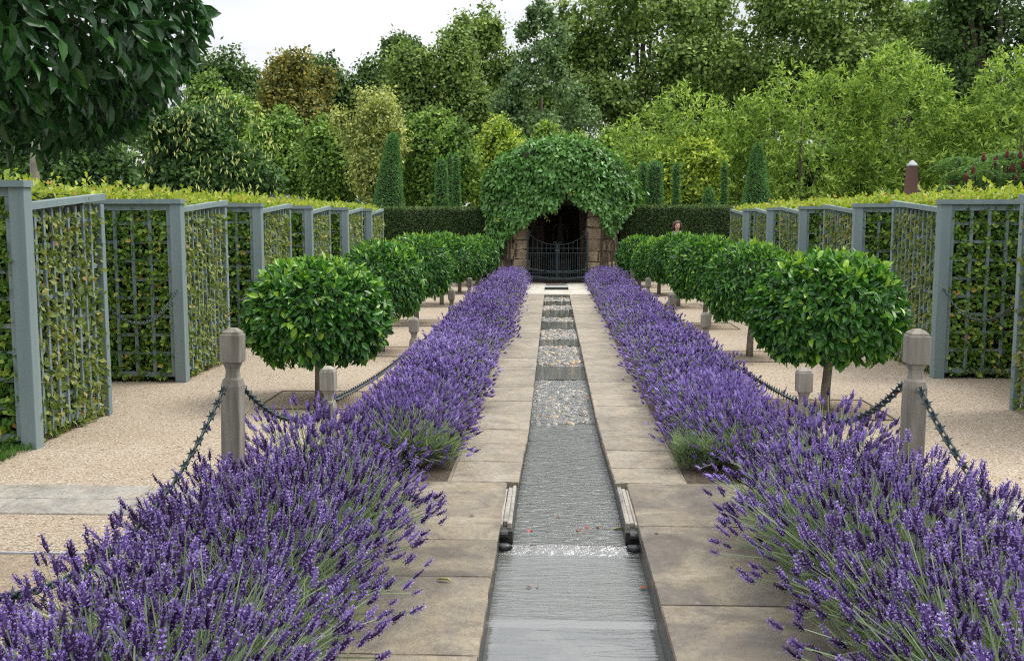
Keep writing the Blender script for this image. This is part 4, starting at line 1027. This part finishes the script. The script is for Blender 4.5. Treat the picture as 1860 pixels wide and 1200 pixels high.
nr = unit(np.stack([(xs - .15) * .4, -np.sqrt(1 - rr * .9) * .9, np.maximum(zs - 2.0, 0) * .45 + .25], 1))
m = 4500; d = rnd_dir(m, rng); d[:, 2] = np.abs(d[:, 2]); d[:, 1] = np.abs(d[:, 1]); Pb = np.stack([.15 + d[:, 0] * 2.2, GY + .55 + d[:, 1] * 2.6, 2.1 + d[:, 2] * 1.9], 1) + rng.normal(0, .06, (m, 3))
P = np.concatenate([P, Pb]); nr = np.concatenate([nr, d]); n = len(P)
U = unit(nr * .25 + rng.normal(0, .45, (n, 3)) + [0, 0, -.75]); N = unit(nr + rng.normal(0, .4, (n, 3)))
V, T, c = inst(*LEAF4, P, U, N, leafS(n, .15, .085, rng, .35), None, np.clip(.45 + rng.normal(0, .17, n) + .1 * (P[:, 2] > 3.2), 0, 1))
obj('leaves', V, T, M['hydrangea'], cl, c, kind='stuff')
V, T = dome(2.08, 2.3, 1.72, .15, GY + .75, 2.1); sel = V.copy(); sel[:, 1] = np.maximum(sel[:, 1], GY - .02)
obj('stem_mass', sel, T, M['wood_dark'], cl, None, True)
mb = MB()
for i in range(16):
    x = (OX0 - .65 + .1 * rng.normal()) if i % 2 else (OX1 + .62 + .12 * rng.normal()); V, T = tube([(x, GY - .16, 0), (x + rng.normal(0, .1), GY - .2, 1.0), (x + rng.normal(0, .2), GY - .15, 2.2)], [.022, .018, .01], 5); obj('stem', V, T, M['bark'], cl)
for i in range(9):                                               # pale flower sprays
    px_, py_ = ((985, 372), (998, 378), (1010, 383), (968, 396), (975, 390), (1032, 350), (905, 400), (1040, 352), (992, 395))[i]
    q = at_y(px_, py_, GY - .5); pp = q + rng.normal(0, .035, (14, 3)); V, T, _ = leaves_on(pp, np.array([0, -1, 0.]), 14, .05, .035, rng, LEAF2); MB().add(V, T, .62).build('flower_spray', M['sprout'], cl)

# ------------------------------------------------------------------ yew hedges and topiary
def yew_hedge(x0, x1, y0, y1, h, label, seed):
    rng = np.random.default_rng(seed); root = thing('yew_hedge', ((x0 + x1) / 2, (y0 + y1) / 2, 0), label, 'hedge', 'dark yew hedges')
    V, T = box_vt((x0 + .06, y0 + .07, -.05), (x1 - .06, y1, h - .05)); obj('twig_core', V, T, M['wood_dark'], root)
    n = int((x1 - x0) * h * 1500); P = np.stack([rng.uniform(x0, x1, n), y0 + np.abs(rng.normal(0, .035, n)), rng.uniform(0, h, n)], 1)
    P[:, 1] += .03 * np.sin(P[:, 0] * 7 + P[:, 2] * 5)
    V, T, _ = leaves_on(P, np.array([0, -1, .2]), n, .075, .028, rng, LEAF2, .7, -.2); mb = MB().add(V, T, np.repeat(np.clip(.42 + rng.normal(0, .2, n) + .2 * (rng.uniform(0, 1, n) < .06), 0, 1), 4))
    n = int((x1 - x0) * (y1 - y0) * 700); P = np.stack([rng.uniform(x0, x1, n), rng.uniform(y0, y1, n), h - .03 + np.abs(rng.normal(0, .02, n))], 1)
    V, T, _ = leaves_on(P, np.array([0, 0, 1.]), n, .07, .028, rng, LEAF2, .7, 0); mb.add(V, T, np.repeat(np.clip(.7 + rng.normal(0, .15, n), 0, .92), 4))
    for x in (x0, x1):
        n = 1200; P = np.stack([np.full(n, x), rng.uniform(y0, y1, n), rng.uniform(0, h, n)], 1); V, T, _ = leaves_on(P, np.array([np.sign(x - (x0 + x1) / 2), 0, 0]), n, .075, .028, rng, LEAF2); mb.add(V, T, np.repeat(np.clip(.42 + rng.normal(0, .2, n), 0, 1), 4))
    mb.build('foliage', M['yew'], root, False, 'stuff')
hy = 28.9
hh = float(at_y(780, 378, hy)[2])
yew_hedge(-8.5, float(at_y(905, 400, hy)[0]) , hy, hy + 1.1, hh, 'dark clipped yew hedge left of the grotto', 1)
yew_hedge(float(at_y(1112, 400, hy)[0]), 8.8, hy, hy + 1.1, float(at_y(1240, 375, hy)[2]), 'dark clipped yew hedge right of the grotto behind the woman', 2)
def topiary(pxc, pxtop, pxw, shape, label, Y, sk=0):
    rng = np.random.default_rng(int(pxc)); x = float(at_y(pxc, 350, Y)[0]); zt = float(at_y(pxc, pxtop, Y)[2]); rb = max(pxw - 5, 9) / 2 * Y / F
    root = thing('topiary', (x, Y, 0), label, 'topiary', 'clipped yew shapes beyond the hedges')
    zb = 1.85
    def prof(t):
        if shape == 'obelisk': return rb * (1 - .76 * t ** .95) * np.where(t > .95, np.sqrt(np.clip((1 - t) / .05, 0, 1)) , 1)
        if shape == 'column': return rb * np.where(t < .35, 1.0 + .25 * (1 - t / .35), 1 - .25 * (t - .35)) * np.where(t > .92, np.sqrt(np.clip((1 - t) / .08, 0, 1)), 1)
        return rb * np.sqrt(np.clip(1 - ((t - .3) / .7).clip(0, 1) ** 2, 0, 1))
    rings = []
    for t in np.linspace(0, .995, 12):
        r = float(prof(np.array(t))) * .88 + .004; rings.append(np.array([[x + math.cos(a) * r, Y + math.sin(a) * r, zb + (zt - zb) * t * .985] for a in np.arange(14) * 2 * math.pi / 14]))
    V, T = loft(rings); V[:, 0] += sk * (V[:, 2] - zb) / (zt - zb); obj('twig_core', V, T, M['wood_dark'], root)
    V, T = tube([(x, Y, -.05), (x, Y, zb + .1)], [.12, .10], 8); obj('trunk', V, T, M['bark'], root)
    n = int(1000 + 3000 * (zt - zb) * rb * 2.2); t = rng.uniform(0, 1, n) ** 1.15; t[: n // 5] = -rng.uniform(0, .55, n // 5); a = rng.uniform(0, 2 * math.pi, n); r = prof(np.maximum(t, 0)) * (1 + .04 * np.sin(a * 4 + t * 13) + rng.normal(0, .03, n))
    P = np.stack([x + np.cos(a) * r + sk * np.maximum(t, 0), Y + np.sin(a) * r, zb + (zt - zb) * t], 1); nr = unit(np.stack([np.cos(a), np.sin(a), .25 + (t > .93) * 1.5], 1))
    V, T, _ = leaves_on(P, nr, n, .068, .028, rng, LEAF2, .7, -.25); MB().add(V, T, np.repeat(np.clip(.5 + rng.normal(0, .2, n), 0, 1), 4)).build('foliage', M['topiary'], root, False, 'stuff')
for a in ((703, 243, 66, 'obelisk', 'large tapering yew obelisk with a blunt top, left of the grotto', 31.5, .22), (802, 289, 26, 'column', 'slim yew column close left of the climber dome', 31.5), (829, 279, 17, 'column', 'narrowest tall yew column beside the left slim one', 33),
          (818, 279, 16, 'column', 'thin yew spire half hidden between the two left columns', 34),
          (1168, 296, 19, 'column', 'thin yew column just right of the climber dome', 32), (1189, 293, 33, 'column', 'stout flared yew column second right of the climber dome', 31.5), (1228, 296, 17, 'column', 'lone thin yew column above the head of the woman', 32.5),
          (1288, 342, 27, 'dome', 'low rounded yew dome on the right', 31.5), (1315, 295, 15, 'column', 'thin darker yew column beside the low dome', 33), (1374, 262, 60, 'obelisk', 'large tapering yew obelisk right of the grotto', 31.5)): topiary(*a)

# stone obelisk
oy = 17.0; ox = float(at_y(1656, 320, oy)[0]); ztop = float(at_y(1656, 291, oy)[2]); ob = thing('stone_obelisk', (ox, oy, 0), 'brown stone obelisk with a pale pointed tip rising behind the right hedge', 'obelisk')
r1 = .066; sq = lambda r, z: np.array([[ox - r, oy - r, z], [ox + r, oy - r, z], [ox + r, oy + r, z], [ox - r, oy + r, z]])
V, T = loft([sq(.20, .5), sq(r1, ztop - .09)]); obj('shaft', V, T, M['obelisk'], ob)
V, T = loft([sq(r1 + .006, ztop - .09), sq(r1 - .004, ztop - .065), sq(.012, ztop)]); obj('tip', V, T, M['lead'], ob)
V, T = cham_box((ox - .3, oy - .3, -.05), (ox + .3, oy + .3, .5), .02); obj('pedestal', V, T, M['obelisk'], ob)

# ------------------------------------------------------------------ trees and shrubs beyond
def pal(dark, mid, light): return [(.0, tuple(np.array(dark) * .55)), (.3, dark), (.6, mid), (1, light)]
TM = {k: leaf_mat(k + '_leaf', pal(*v), .55, .3, .35, dict(bright=2.6, pale=2.2, yellow=2.5, orange=2.5, dark_green=2.7, mid_green=3.0, olive=3.1, blue_green=2.4, lime_dark=2.1, aspen=2.3)[k]) for k, v in dict(
    dark_green=((.02, .042, .011), (.04, .074, .017), (.078, .122, .03)), mid_green=((.032, .060, .012), (.072, .122, .022), (.135, .20, .038)),
    olive=((.035, .062, .014), (.08, .115, .028), (.15, .19, .05)), orange=((.045, .058, .014), (.12, .115, .026), (.23, .18, .04)),
    bright=((.05, .09, .016), (.125, .185, .034), (.23, .285, .062)), yellow=((.07, .12, .016), (.17, .22, .028), (.30, .31, .05)),
    pale=((.10, .13, .035), (.24, .26, .085), (.40, .38, .14)), blue_green=((.024, .06, .020), (.06, .115, .038), (.125, .19, .068)),
    aspen=((.04, .072, .028), (.085, .135, .055), (.16, .22, .10)),
    lime_dark=((.018, .045, .012), (.04, .085, .02), (.08, .14, .035))).items()}
BARK = M['bark']
def plant(name, pxl, pxr, pyt, pyb, Y, mat, label, cat='tree', n=9000, leaf=(.26, .16), lobes=14, fr=.42, depth=.65, trunk=True, seed=0, kind='puff', group='trees and shrubs beyond the garden', zb=None, see=0.0, flat=1.0):
    rng = np.random.default_rng(5000 + seed); big = Y > 46; n = int(n * (1.9 if big else 1.5)) if kind != 'spray' else int(n * 1.15); leaf = (leaf[0] * (.68 if big else .8), leaf[1] * (.68 if big else .8)); lobes = int(lobes * 1.9) if kind == 'puff' else lobes; fr = fr * .80 if kind == 'puff' else fr
    c0 = at_y((pxl + pxr) / 2, (pyt + pyb) / 2, Y); rx = (pxr - pxl) / 2 * Y / F; rz = (pyb - pyt) / 2 * Y / F; ry = rx * depth
    root = thing(name, (c0[0], Y, 0), label, cat, group); cen = np.array([c0[0], Y, c0[2]]); R = np.array([rx, ry, rz]) * (1.12 if kind == 'puff' else 1.05)
    # lobes
    d = rnd_dir(lobes * 3, rng); d = d[np.argsort(-d[:, 1] * -1)][:]; d = d[rng.permutation(len(d))[:lobes]]
    if kind == 'spire':
        t = np.linspace(0, 1, lobes); rad = .80 * (1 - t) ** .38 * rng.uniform(.5, 1.15, lobes); an = rng.uniform(0, 6.28, lobes)
        LC = cen + np.stack([np.cos(an) * rad * rx, np.sin(an) * rad * ry, (-.75 + 1.62 * t ** 1.1) * rz], 1); LR = np.stack([rx * (.40 - .30 * t), ry * (.4 - .30 * t), rz * (.17 - .07 * t)], 1) * rng.uniform(.6, 1.35, (lobes, 1))
    else:
        rad = rng.uniform(.42, .80, lobes)[:, None]; LC = cen + d * R * rad; LR = R * (fr * rng.uniform(.75, 1.2, (lobes, 1)))
        LC[0] = cen; LR[0] = R * .62
        if flat < 1: LR[1:] = LR[1:] * [1.15, 1.1, flat]
    LR = np.maximum(LR, .15)
    area = (LR[:, 0] * LR[:, 2]); pick = rng.choice(lobes, n // 7 + 1, p=area / area.sum())
    dd = rnd_dir(len(pick), rng); dd[:, 1] -= .25; dd = unit(dd); q = 1 - np.abs(rng.normal(0, .13, len(pick)))
    cc = LC[pick] + dd * LR[pick] * q[:, None]
    keep = np.ones(len(cc), bool)
    for j in range(lobes):
        e = np.linalg.norm((cc - LC[j]) / LR[j], axis=1); keep &= ~((e < .72) & (pick != j))
    if see > 0:                                                   # gaps where the sky shows through
        keep &= (np.sin(cc[:, 0] * 1.9 + seed) * np.sin(cc[:, 2] * 2.3 + seed) + rng.normal(0, .4, len(cc))) > -1 + see
    cc, dd, pick = cc[keep], dd[keep], pick[keep]
    mb = MB(); k = 7; ct = rng.normal(0, .12, len(cc)) + .16 * dd[:, 2] * 0
    sig = leaf[0] * (.95 if big else .75 if kind != 'spray' else .1)
    if kind == 'spray':
        # shoots: a fan of long narrow leaves round each tip
        ax = unit(dd + rng.normal(0, .35, dd.shape) + [0, 0, .55]); m = len(cc)
        for j in range(k):
            a = j * 2 * math.pi / k + rng.uniform(0, 1, m); u = unit(np.cross(ax, [0.3, .2, 1])); v = np.cross(ax, u); U = unit(ax * rng.uniform(.35, 1.0, (m, 1)) + u * np.cos(a)[:, None] + v * np.sin(a)[:, None])
            V, T, c = inst(*LEAF2, cc + ax * rng.uniform(-.25, .15, (m, 1)), U, unit(ax + rng.normal(0, .2, ax.shape)), leafS(m, leaf[0], leaf[1], rng), None, np.clip(.5 + 1.3 * ct + rng.normal(0, .2, m), 0, 1)); mb.add(V, T, c)
    else:
        P = np.repeat(cc, k, 0) + rng.normal(0, sig, (len(cc) * k, 3)) * [1, 1, .7]; D = np.repeat(dd, k, 0); m = len(P)
        N = unit(D * 1.25 + [0, -.05, .5] + rng.normal(0, .38, (m, 3))); U = unit(rng.normal(0, 1, (m, 3)) + [0, 0, -.35])
        V, T, c = inst(*LEAF2, P, U, N, leafS(m, leaf[0], leaf[1], rng, .35), None, np.clip(.50 + 1.2 * np.repeat(ct, k) + rng.normal(0, .2, m), 0, 1)); mb.add(V, T, c)
        # leaves deeper inside the crown
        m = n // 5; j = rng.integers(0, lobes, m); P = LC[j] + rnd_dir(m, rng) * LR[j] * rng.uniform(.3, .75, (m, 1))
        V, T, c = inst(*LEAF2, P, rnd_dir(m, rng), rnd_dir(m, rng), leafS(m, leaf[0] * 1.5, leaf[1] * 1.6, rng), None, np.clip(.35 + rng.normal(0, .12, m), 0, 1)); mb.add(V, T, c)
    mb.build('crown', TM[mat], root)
    tb = MB(); r0 = max(.08, min(rx, rz) * .055) * (.5 if cat == 'shrub' else 1)
    base = np.array([cen[0] + rng.normal(0, .2), Y, -.1]); fork = np.array([cen[0], Y, max(.6, cen[2] - rz * .65)])
    V, T = tube([base, (base + fork) / 2 + [rng.normal(0, r0), 0, 0], fork, cen + [0, 0, rz * .25]], [r0 * 1.25, r0, r0 * .85, r0 * .35], 9); tb.add(V, T)
    for j in range(min(lobes, 12) if cat != 'shrub' else 4):
        e = LC[j]; mid = (fork + e) / 2 + [0, 0, -.1 * rz]; V, T = tube([fork + (cen - fork) * rng.uniform(0, .6), mid, e, e + (e - cen) * .35], [r0 * .5, r0 * .36, r0 * .2, r0 * .06], 6); tb.add(V, T)
    tb.build('trunk', BARK, root, True)
    return root, cen, R
BG = [
 ('oak_tree', 335, 500, 92, 300, 62, 'dark_green', 'dark green rounded tree on the skyline left of the orange tree', 9000, (.36, .24), 12, .42, .25),
 ('lime_tree', 332, 448, 124, 330, 50, 'mid_green', 'mid green round tree above the left hedge, beside the dark skyline tree', 8000, (.28, .19), 9, .45, 0),
 ('horse_chestnut', 458, 622, 92, 330, 52, 'orange', 'orange tinted tree turning to autumn colour on the left skyline', 13000, (.27, .18), 16, .34, 0),
 ('oak_tree', 515, 645, 64, 330, 66, 'dark_green', 'tall dark tree directly behind the orange one', 9500, (.36, .25), 11, .4, .3),
 ('ash_tree', 618, 735, 104, 320, 66, 'dark_green', 'lower grey green tree in the dip of the skyline', 7000, (.36, .22), 11, .4, .2),
 ('oak_tree', 684, 768, 56, 170, 72, 'dark_green', 'small dark crown on a bare stem poking above the skyline dip', 3800, (.40, .28), 8, .42, .3),
 ('lime_tree', 700, 895, 60, 330, 48, 'olive', 'broad olive green tree left of centre behind the shrubs', 16000, (.25, .17), 15, .38, 0),
 ('ash_tree', 812, 935, 12, 260, 62, 'olive', 'tall airy tree with open crown behind the olive one', 7600, (.34, .2), 13, .34, .55),
 ('oak_tree', 1000, 1335, -130, 330, 57, 'olive', 'huge dark limbed tree right of centre with pale leaf clumps', 23000, (.34, .22), 20, .32, .42),
 ('oak_tree', 1318, 1690, -170, 300, 59, 'olive', 'huge olive tree rising behind the bright laurel bank', 24000, (.34, .22), 20, .33, .35),
 ('oak_tree', 1640, 1990, -150, 300, 56, 'dark_green', 'huge dark tree with bare limbs at the top right corner', 19000, (.34, .22), 18, .32, .5),
 ('oak_tree', 1560, 1790, -30, 330, 66, 'mid_green', 'green tree filling the gap between the olive giant and the dark corner tree', 9000, (.36, .24), 14, .4, .2),
 ('lime_tree', 900, 1075, 120, 330, 58, 'mid_green', 'low green tree glimpsed behind the pointed aspen', 7000, (.32, .22), 11, .42, 0),
 ('oak_tree', 1210, 1420, 60, 330, 64, 'dark_green', 'dark lower tree between the two huge ones', 9000, (.36, .24), 12, .4, .25),
 ('hawthorn_shrub', 425, 590, 205, 420, 40, 'mid_green', 'bushy mid green shrub below the orange tree', 11000, (.19, .12), 14, .36, 0),
 ('hawthorn_shrub', 540, 665, 210, 420, 38, 'mid_green', 'dark bushy shrub just left of the pale yellow one', 9000, (.18, .12), 12, .38, 0),
 ('hawthorn_shrub', 330, 480, 165, 400, 44, 'bright', 'yellow green shrub top behind the flowering lime', 8000, (.2, .13), 12, .38, 0),
 ('maple_shrub', 602, 748, 162, 372, 35.5, 'pale', 'airy pale yellow variegated shrub behind the left yew obelisk', 8500, (.15, .09), 15, .34, .35),
 ('hawthorn_shrub', 715, 880, 205, 420, 37, 'mid_green', 'green shrub behind the slim yew columns on the left', 11500, (.18, .11), 14, .36, 0),
 ('hawthorn_shrub', 845, 985, 208, 420, 39, 'yellow', 'yellow green shrub left behind the climber dome', 9500, (.18, .11), 13, .36, 0),
 ('hawthorn_shrub', 960, 1070, 215, 400, 42, 'bright', 'leafy shrub directly behind the climber dome', 6500, (.18, .11), 11, .38, 0),
 ('hawthorn_shrub', 1052, 1200, 218, 420, 39, 'bright', 'yellowish green shrub right behind the climber dome', 9500, (.18, .11), 13, .36, 0),
 ('hawthorn_shrub', 1185, 1330, 236, 420, 35, 'yellow', 'yellow green shrub behind the lone thin yew column', 9500, (.19, .10), 13, .36, 0),

 ('hawthorn_shrub', 1270, 1450, 240, 430, 40, 'mid_green', 'low green shrub filling beneath the left of the laurel bank', 9000, (.19, .12), 12, .38, 0),
 ('hawthorn_shrub', 1420, 1620, 235, 430, 39, 'mid_green', 'low green shrub filling beneath the middle of the laurel bank', 9500, (.19, .12), 12, .38, 0),
 ('hawthorn_shrub', 1590, 1790, 240, 430, 38, 'mid_green', 'low green shrub directly behind the brown obelisk', 9500, (.19, .12), 12, .38, 0),
 ('hawthorn_shrub', 1760, 1960, 230, 430, 38, 'mid_green', 'low green shrub behind the sumac at the right edge', 9500, (.19, .12), 12, .38, 0),
]
for i, a in enumerate(BG):
    nm, l, r, t, b, Y, mat, lab, n, lf, nl, fr, see = a
    plant(nm, l, r, t, b, Y, mat, lab, 'shrub' if 'shrub' in nm else 'tree', n, lf, nl, fr, seed=i, see=see, flat=.6 if (Y > 46 and r - l > 180 and t < 0) else 1.0)
plant('aspen_tree', 850, 1115, -8, 420, 45, 'aspen', 'tall pointed blue green aspen standing behind the climber dome', n=15000, leaf=(.17, .13), lobes=34, seed=40, kind='spire', see=.35)
for i, (l, r, t, b, Y, lab) in enumerate(((1130, 1430, 150, 430, 37, 'lowest bright cherry laurel at the left end of the laurel bank'), (1290, 1620, 82, 430, 36, 'bright cherry laurel in the middle of the laurel bank'), (1500, 1800, 78, 430, 35, 'tallest bright cherry laurel behind the brown obelisk'), (1690, 2020, 105, 430, 34, 'bright cherry laurel at the right end of the laurel bank'))):
    plant('cherry_laurel', l, r, t, b, Y, 'bright', lab, 'shrub', 19000, (.26, .075), 20, .36, seed=60 + i, kind='spray')
# flowering lime with hanging bracts, and the dark foliage beside it
root, cen, R = plant('lime_tree', 232, 498, 188, 430, 22, 'lime_dark', 'clipped dark lime hung with pale yellow bracts behind the left trellis', n=16000, leaf=(.115, .09), lobes=16, fr=.42, seed=80)
rng = np.random.default_rng(81); d = rnd_dir(1500, rng); d[:, 1] = -np.abs(d[:, 1]); P = cen + d * R * 1.0 + rng.normal(0, .08, d.shape); sel = (np.sin(P[:, 0] * 3) * np.sin(P[:, 2] * 4) + rng.normal(0, .5, len(P)) > .1); P = P[sel]; n = len(P)
V, T, c = inst(*LEAF2, P, unit(rng.normal(0, .35, (n, 3)) + [0, 0, -1]), unit(d[sel] + rng.normal(0, .5, (n, 3))), leafS(n, .12, .03, rng), None, rng.uniform(.4, 1, n)); o = obj('bracts', V, T, TM['pale'], root, c, kind='stuff')
plant('hornbeam_tree', 20, 260, 225, 430, 19, 'lime_dark', 'dark leafy tree seen under the overhanging laurel crown', n=12000, leaf=(.12, .08), lobes=12, seed=82)
plant('hornbeam_tree', -120, 70, 150, 430, 24, 'dark_green', 'dark tree at the left edge behind the big laurel', n=7000, leaf=(.16, .1), lobes=10, seed=83)
V, T = tube([at_y(66, 352, 15) * [1, 1, 0], at_y(66, 352, 15), at_y(62, 300, 15), at_y(66, 240, 15)], [.075, .07, .065, .05], 8)
tag(obj('bare_trunk', V, T, M['bark_pale'], None, None, True), 'thin pinkish grey trunk behind the front left bay', 'tree trunk')
# sumac with feathered leaves and red cones
def sumac():
    rng = np.random.default_rng(90); Y = 21.0; root = thing('sumac_shrub', (at_y(1810, 310, Y)[0], Y, 0), 'sumac with feathery blue green leaves and dark red cones at the right edge', 'shrub')
    mb = MB(); st_ = MB(); cn = []
    for i in range(95):
        px_, py_ = rng.uniform(1725, 1960), 0; py_ = rng.uniform(272 + .0025 * (1830 - px_) ** 2 * .5, 352)
        h = at_y(px_, py_, Y + rng.uniform(-.9, .9)); ax = unit(rng.normal(0, .3, 3) + [0, -.2, 1])
        V, T = tube([h * [1, 1, 0] + [0, 0, .2], h - ax * .3, h], [.03, .02, .012], 5); st_.add(V, T)
        for j in range(7):
            a = j * .9 + rng.uniform(0, .5); out = unit(np.array([math.cos(a), math.sin(a), .25])); m = 9; tt = np.linspace(.15, 1, m); Q = h + out * .42 * tt[:, None] + np.array([0, 0, -1.]) * (.20 * tt[:, None] ** 2)
            for sgn in (-1, 1):
                sdv = unit(np.cross(out, [0, 0, 1])) * sgn; U = unit(np.tile(sdv + out * .35 + [0, 0, -.25], (m, 1)))
                V, T, c = inst(*LEAF2, Q, U, np.tile([0, 0, 1.], (m, 1)), leafS(m, .12, .03, rng), None, np.clip(.5 + rng.normal(0, .12, m), 0, 1)); mb.add(V, T, c)
        if i % 8 == 0: cn.append((h, ax))
    mb.build('crown', TM['blue_green'], root); st_.build('trunk', M['bark'], root)
    for k, (px_, py_) in enumerate(((1807, 300), (1838, 312), (1847, 327), (1786, 294), (1829, 288), (1853, 289), (1754, 330), (1767, 317), (1858, 305))):
        h = at_y(px_, py_, Y - 1.0); V, T = tube([h, h + [0, 0, .05], h + [0, 0, .12], h + [.01, 0, .17]], [.025, .042, .032, .006], 8); obj('fruit_cone', V, T, M['sumac_red'], root)
sumac()
# mauve flower heads showing over the left hedge top
root = thing('buddleia_shrub', (at_y(513, 366, 21)[0], 21, 0), 'patch of mauve flowers showing over the left hedge top', 'shrub')
rng = np.random.default_rng(91); mb = MB(); lf = MB()
for i in range(26):
    h = at_y(rng.uniform(484, 545), rng.uniform(361, 371), 21 + rng.uniform(-.3, .3)); V, T, _ = leaves_on(h + rng.normal(0, .03, (14, 3)), np.array([0, -.5, 1.]), 14, .05, .03, rng, LEAF2); mb.add(V, T, np.repeat(rng.uniform(.5, .9, 14), 4))
    q = h - [0, 0, rng.uniform(.05, .4)]; V, T, _ = leaves_on(q + rng.normal(0, .1, (20, 3)), np.array([0, -.5, 1.]), 20, .12, .04, rng, LEAF2); lf.add(V, T, .5)
    V, T = tube([h * [1, 1, 0], h], .012, 5); lf.add(V, T, .3)
mb.build('flower_head', M['lav'], root); lf.build('foliage', TM['mid_green'], root)
# distant wood filling the gaps low down
rng = np.random.default_rng(95); n = 30000; X_ = rng.uniform(-60, 75, n); Yd = 84 + 5 * np.sin(X_ * .2) + rng.normal(0, 1.5, n); zt = 7.5 + 1.6 * np.sin(X_ * .33) + 1.0 * np.sin(X_ * .9 + 1) + np.where(X_ > 5, 3.0, 0); Z_ = zt * np.sqrt(rng.uniform(0, 1, n)) + rng.normal(0, .3, n)
V, T, c = inst(*LEAF2, np.stack([X_, Yd, Z_], 1), rnd_dir(n, rng), unit(rng.normal(0, .5, (n, 3)) + [0, -1, .5]), leafS(n, .55, .4, rng), None, np.clip(.4 + rng.normal(0, .14, n), 0, 1)); obj('distant_wood', V, T, TM['dark_green'], None, c, kind='stuff')
# small pale metal fitting of unknown use, shaped as a mast with two boxes
q = at_y(405, 190, 46); fl = thing('pale_fitting', (q[0], 46, 0), 'small pale metal fitting on a mast among the trees left of the orange one', 'light')
V, T = tube([(q[0], 46, 0), (q[0], 46, q[2])], .06, 6); obj('mast', V, T, M['lead'], fl)
V, T = cham_box((q[0] - .3, 45.8, q[2]), (q[0] + .32, 46.1, q[2] + .14), .03); obj('fitting_head', V, T, M['lead'], fl)
V, T = cham_box((q[0] + .35, 45.8, q[2] - .28), (q[0] + .66, 46.1, q[2] - .1), .03); obj('fitting_head', V, T, M['lead'], fl)

# ------------------------------------------------------------------ fallen leaves
dl = {k: simple_mat('dead_leaf_' + k, a, b, 60, .6, 100, .3, .001) for k, a, b in (('brown', (.14, .06, .025), (.28, .13, .05)), ('orange', (.30, .09, .015), (.45, .17, .03)), ('yellow', (.35, .33, .08), (.5, .45, .14)), ('red', (.28, .05, .025), (.4, .1, .05)))}
rng = np.random.default_rng(99)
for i, (px_, py_, z, l, col, lab) in enumerate((
    (1160, 1067, -.130, .052, 'orange', 'bright orange oval leaf caught on the right of the lower water lip'), (955, 1065, -.131, .034, 'red', 'small reddish leaf caught at the left of the lower water lip'), (977, 1067, -.131, .022, 'brown', 'tiny brown leaf on the lower water lip beside the reddish one'),
    (1112, 961, -.095, .075, 'yellow', 'large curled tan leaf lodged on the upper water lip'), (1090, 960, -.097, .05, 'brown', 'dark brown leaf beside the tan leaf on the upper lip'), (1070, 960, -.098, .045, 'red', 'reddish leaf mid way along the upper water lip'), (1050, 961, -.098, .06, 'brown', 'flat brown leaf left of the reddish one on the upper lip'),
    (965, 962, -.098, .06, 'red', 'long rusty leaf at the left part of the upper lip'), (926, 960, -.09, .03, 'orange', 'small orange leaf beside the left drain pipe'), (1153, 969, -.127, .035, 'orange', 'small orange leaf on the water below the right drain pipe'), (1012, 938, -.088, .035, 'brown', 'little brown leaf floating above the upper lip'),
    (792, 1052, .006, .09, 'yellow', 'long yellow green leaf lying on the left slab joint'), (862, 935, .004, .04, 'brown', 'short brown twig like leaf on the left pavement'), (1188, 968, .006, .03, 'brown', 'small brown leaf on the right slab edge'),
    (1330, 1027, .006, .03, 'brown', 'dark leaf crumb on the right pavement'),
    (985, 756, -.05, .07, 'orange', 'orange leaf on the nearest cobbles at the left'), (1000, 757, -.05, .06, 'brown', 'brown leaf on the nearest cobbles'), (980, 708, -.05, .06, 'orange', 'orange leaf left on the upper part of the nearest cobbles'), (1060, 722, -.05, .07, 'orange', 'orange leaf on the right of the nearest cobbles'), (1022, 747, -.05, .05, 'yellow', 'yellow leaf in the middle of the nearest cobbles'), (1013, 725, -.05, .06, 'brown', 'rust brown leaf in the middle of the nearest cobbles'))):
    q = at_z(px_, py_, z); a = rng.uniform(0, 6.28) if i not in (0, 3, 11) else rng.uniform(-.3, .3); U = np.array([[math.cos(a), math.sin(a), .12]]); V, T, _ = inst(*LEAF8, q[None], U, np.array([[rng.normal(0, .2), rng.normal(0, .2), 1]]), np.array([[l, l * (.5 if i != 11 else .25), l * .9]]))
    o = link('fallen_leaf', make_mesh('fallen_leaf', V - q, T, None, dl[col]), None, q); tag(o, lab, 'leaf', 'fallen leaves')
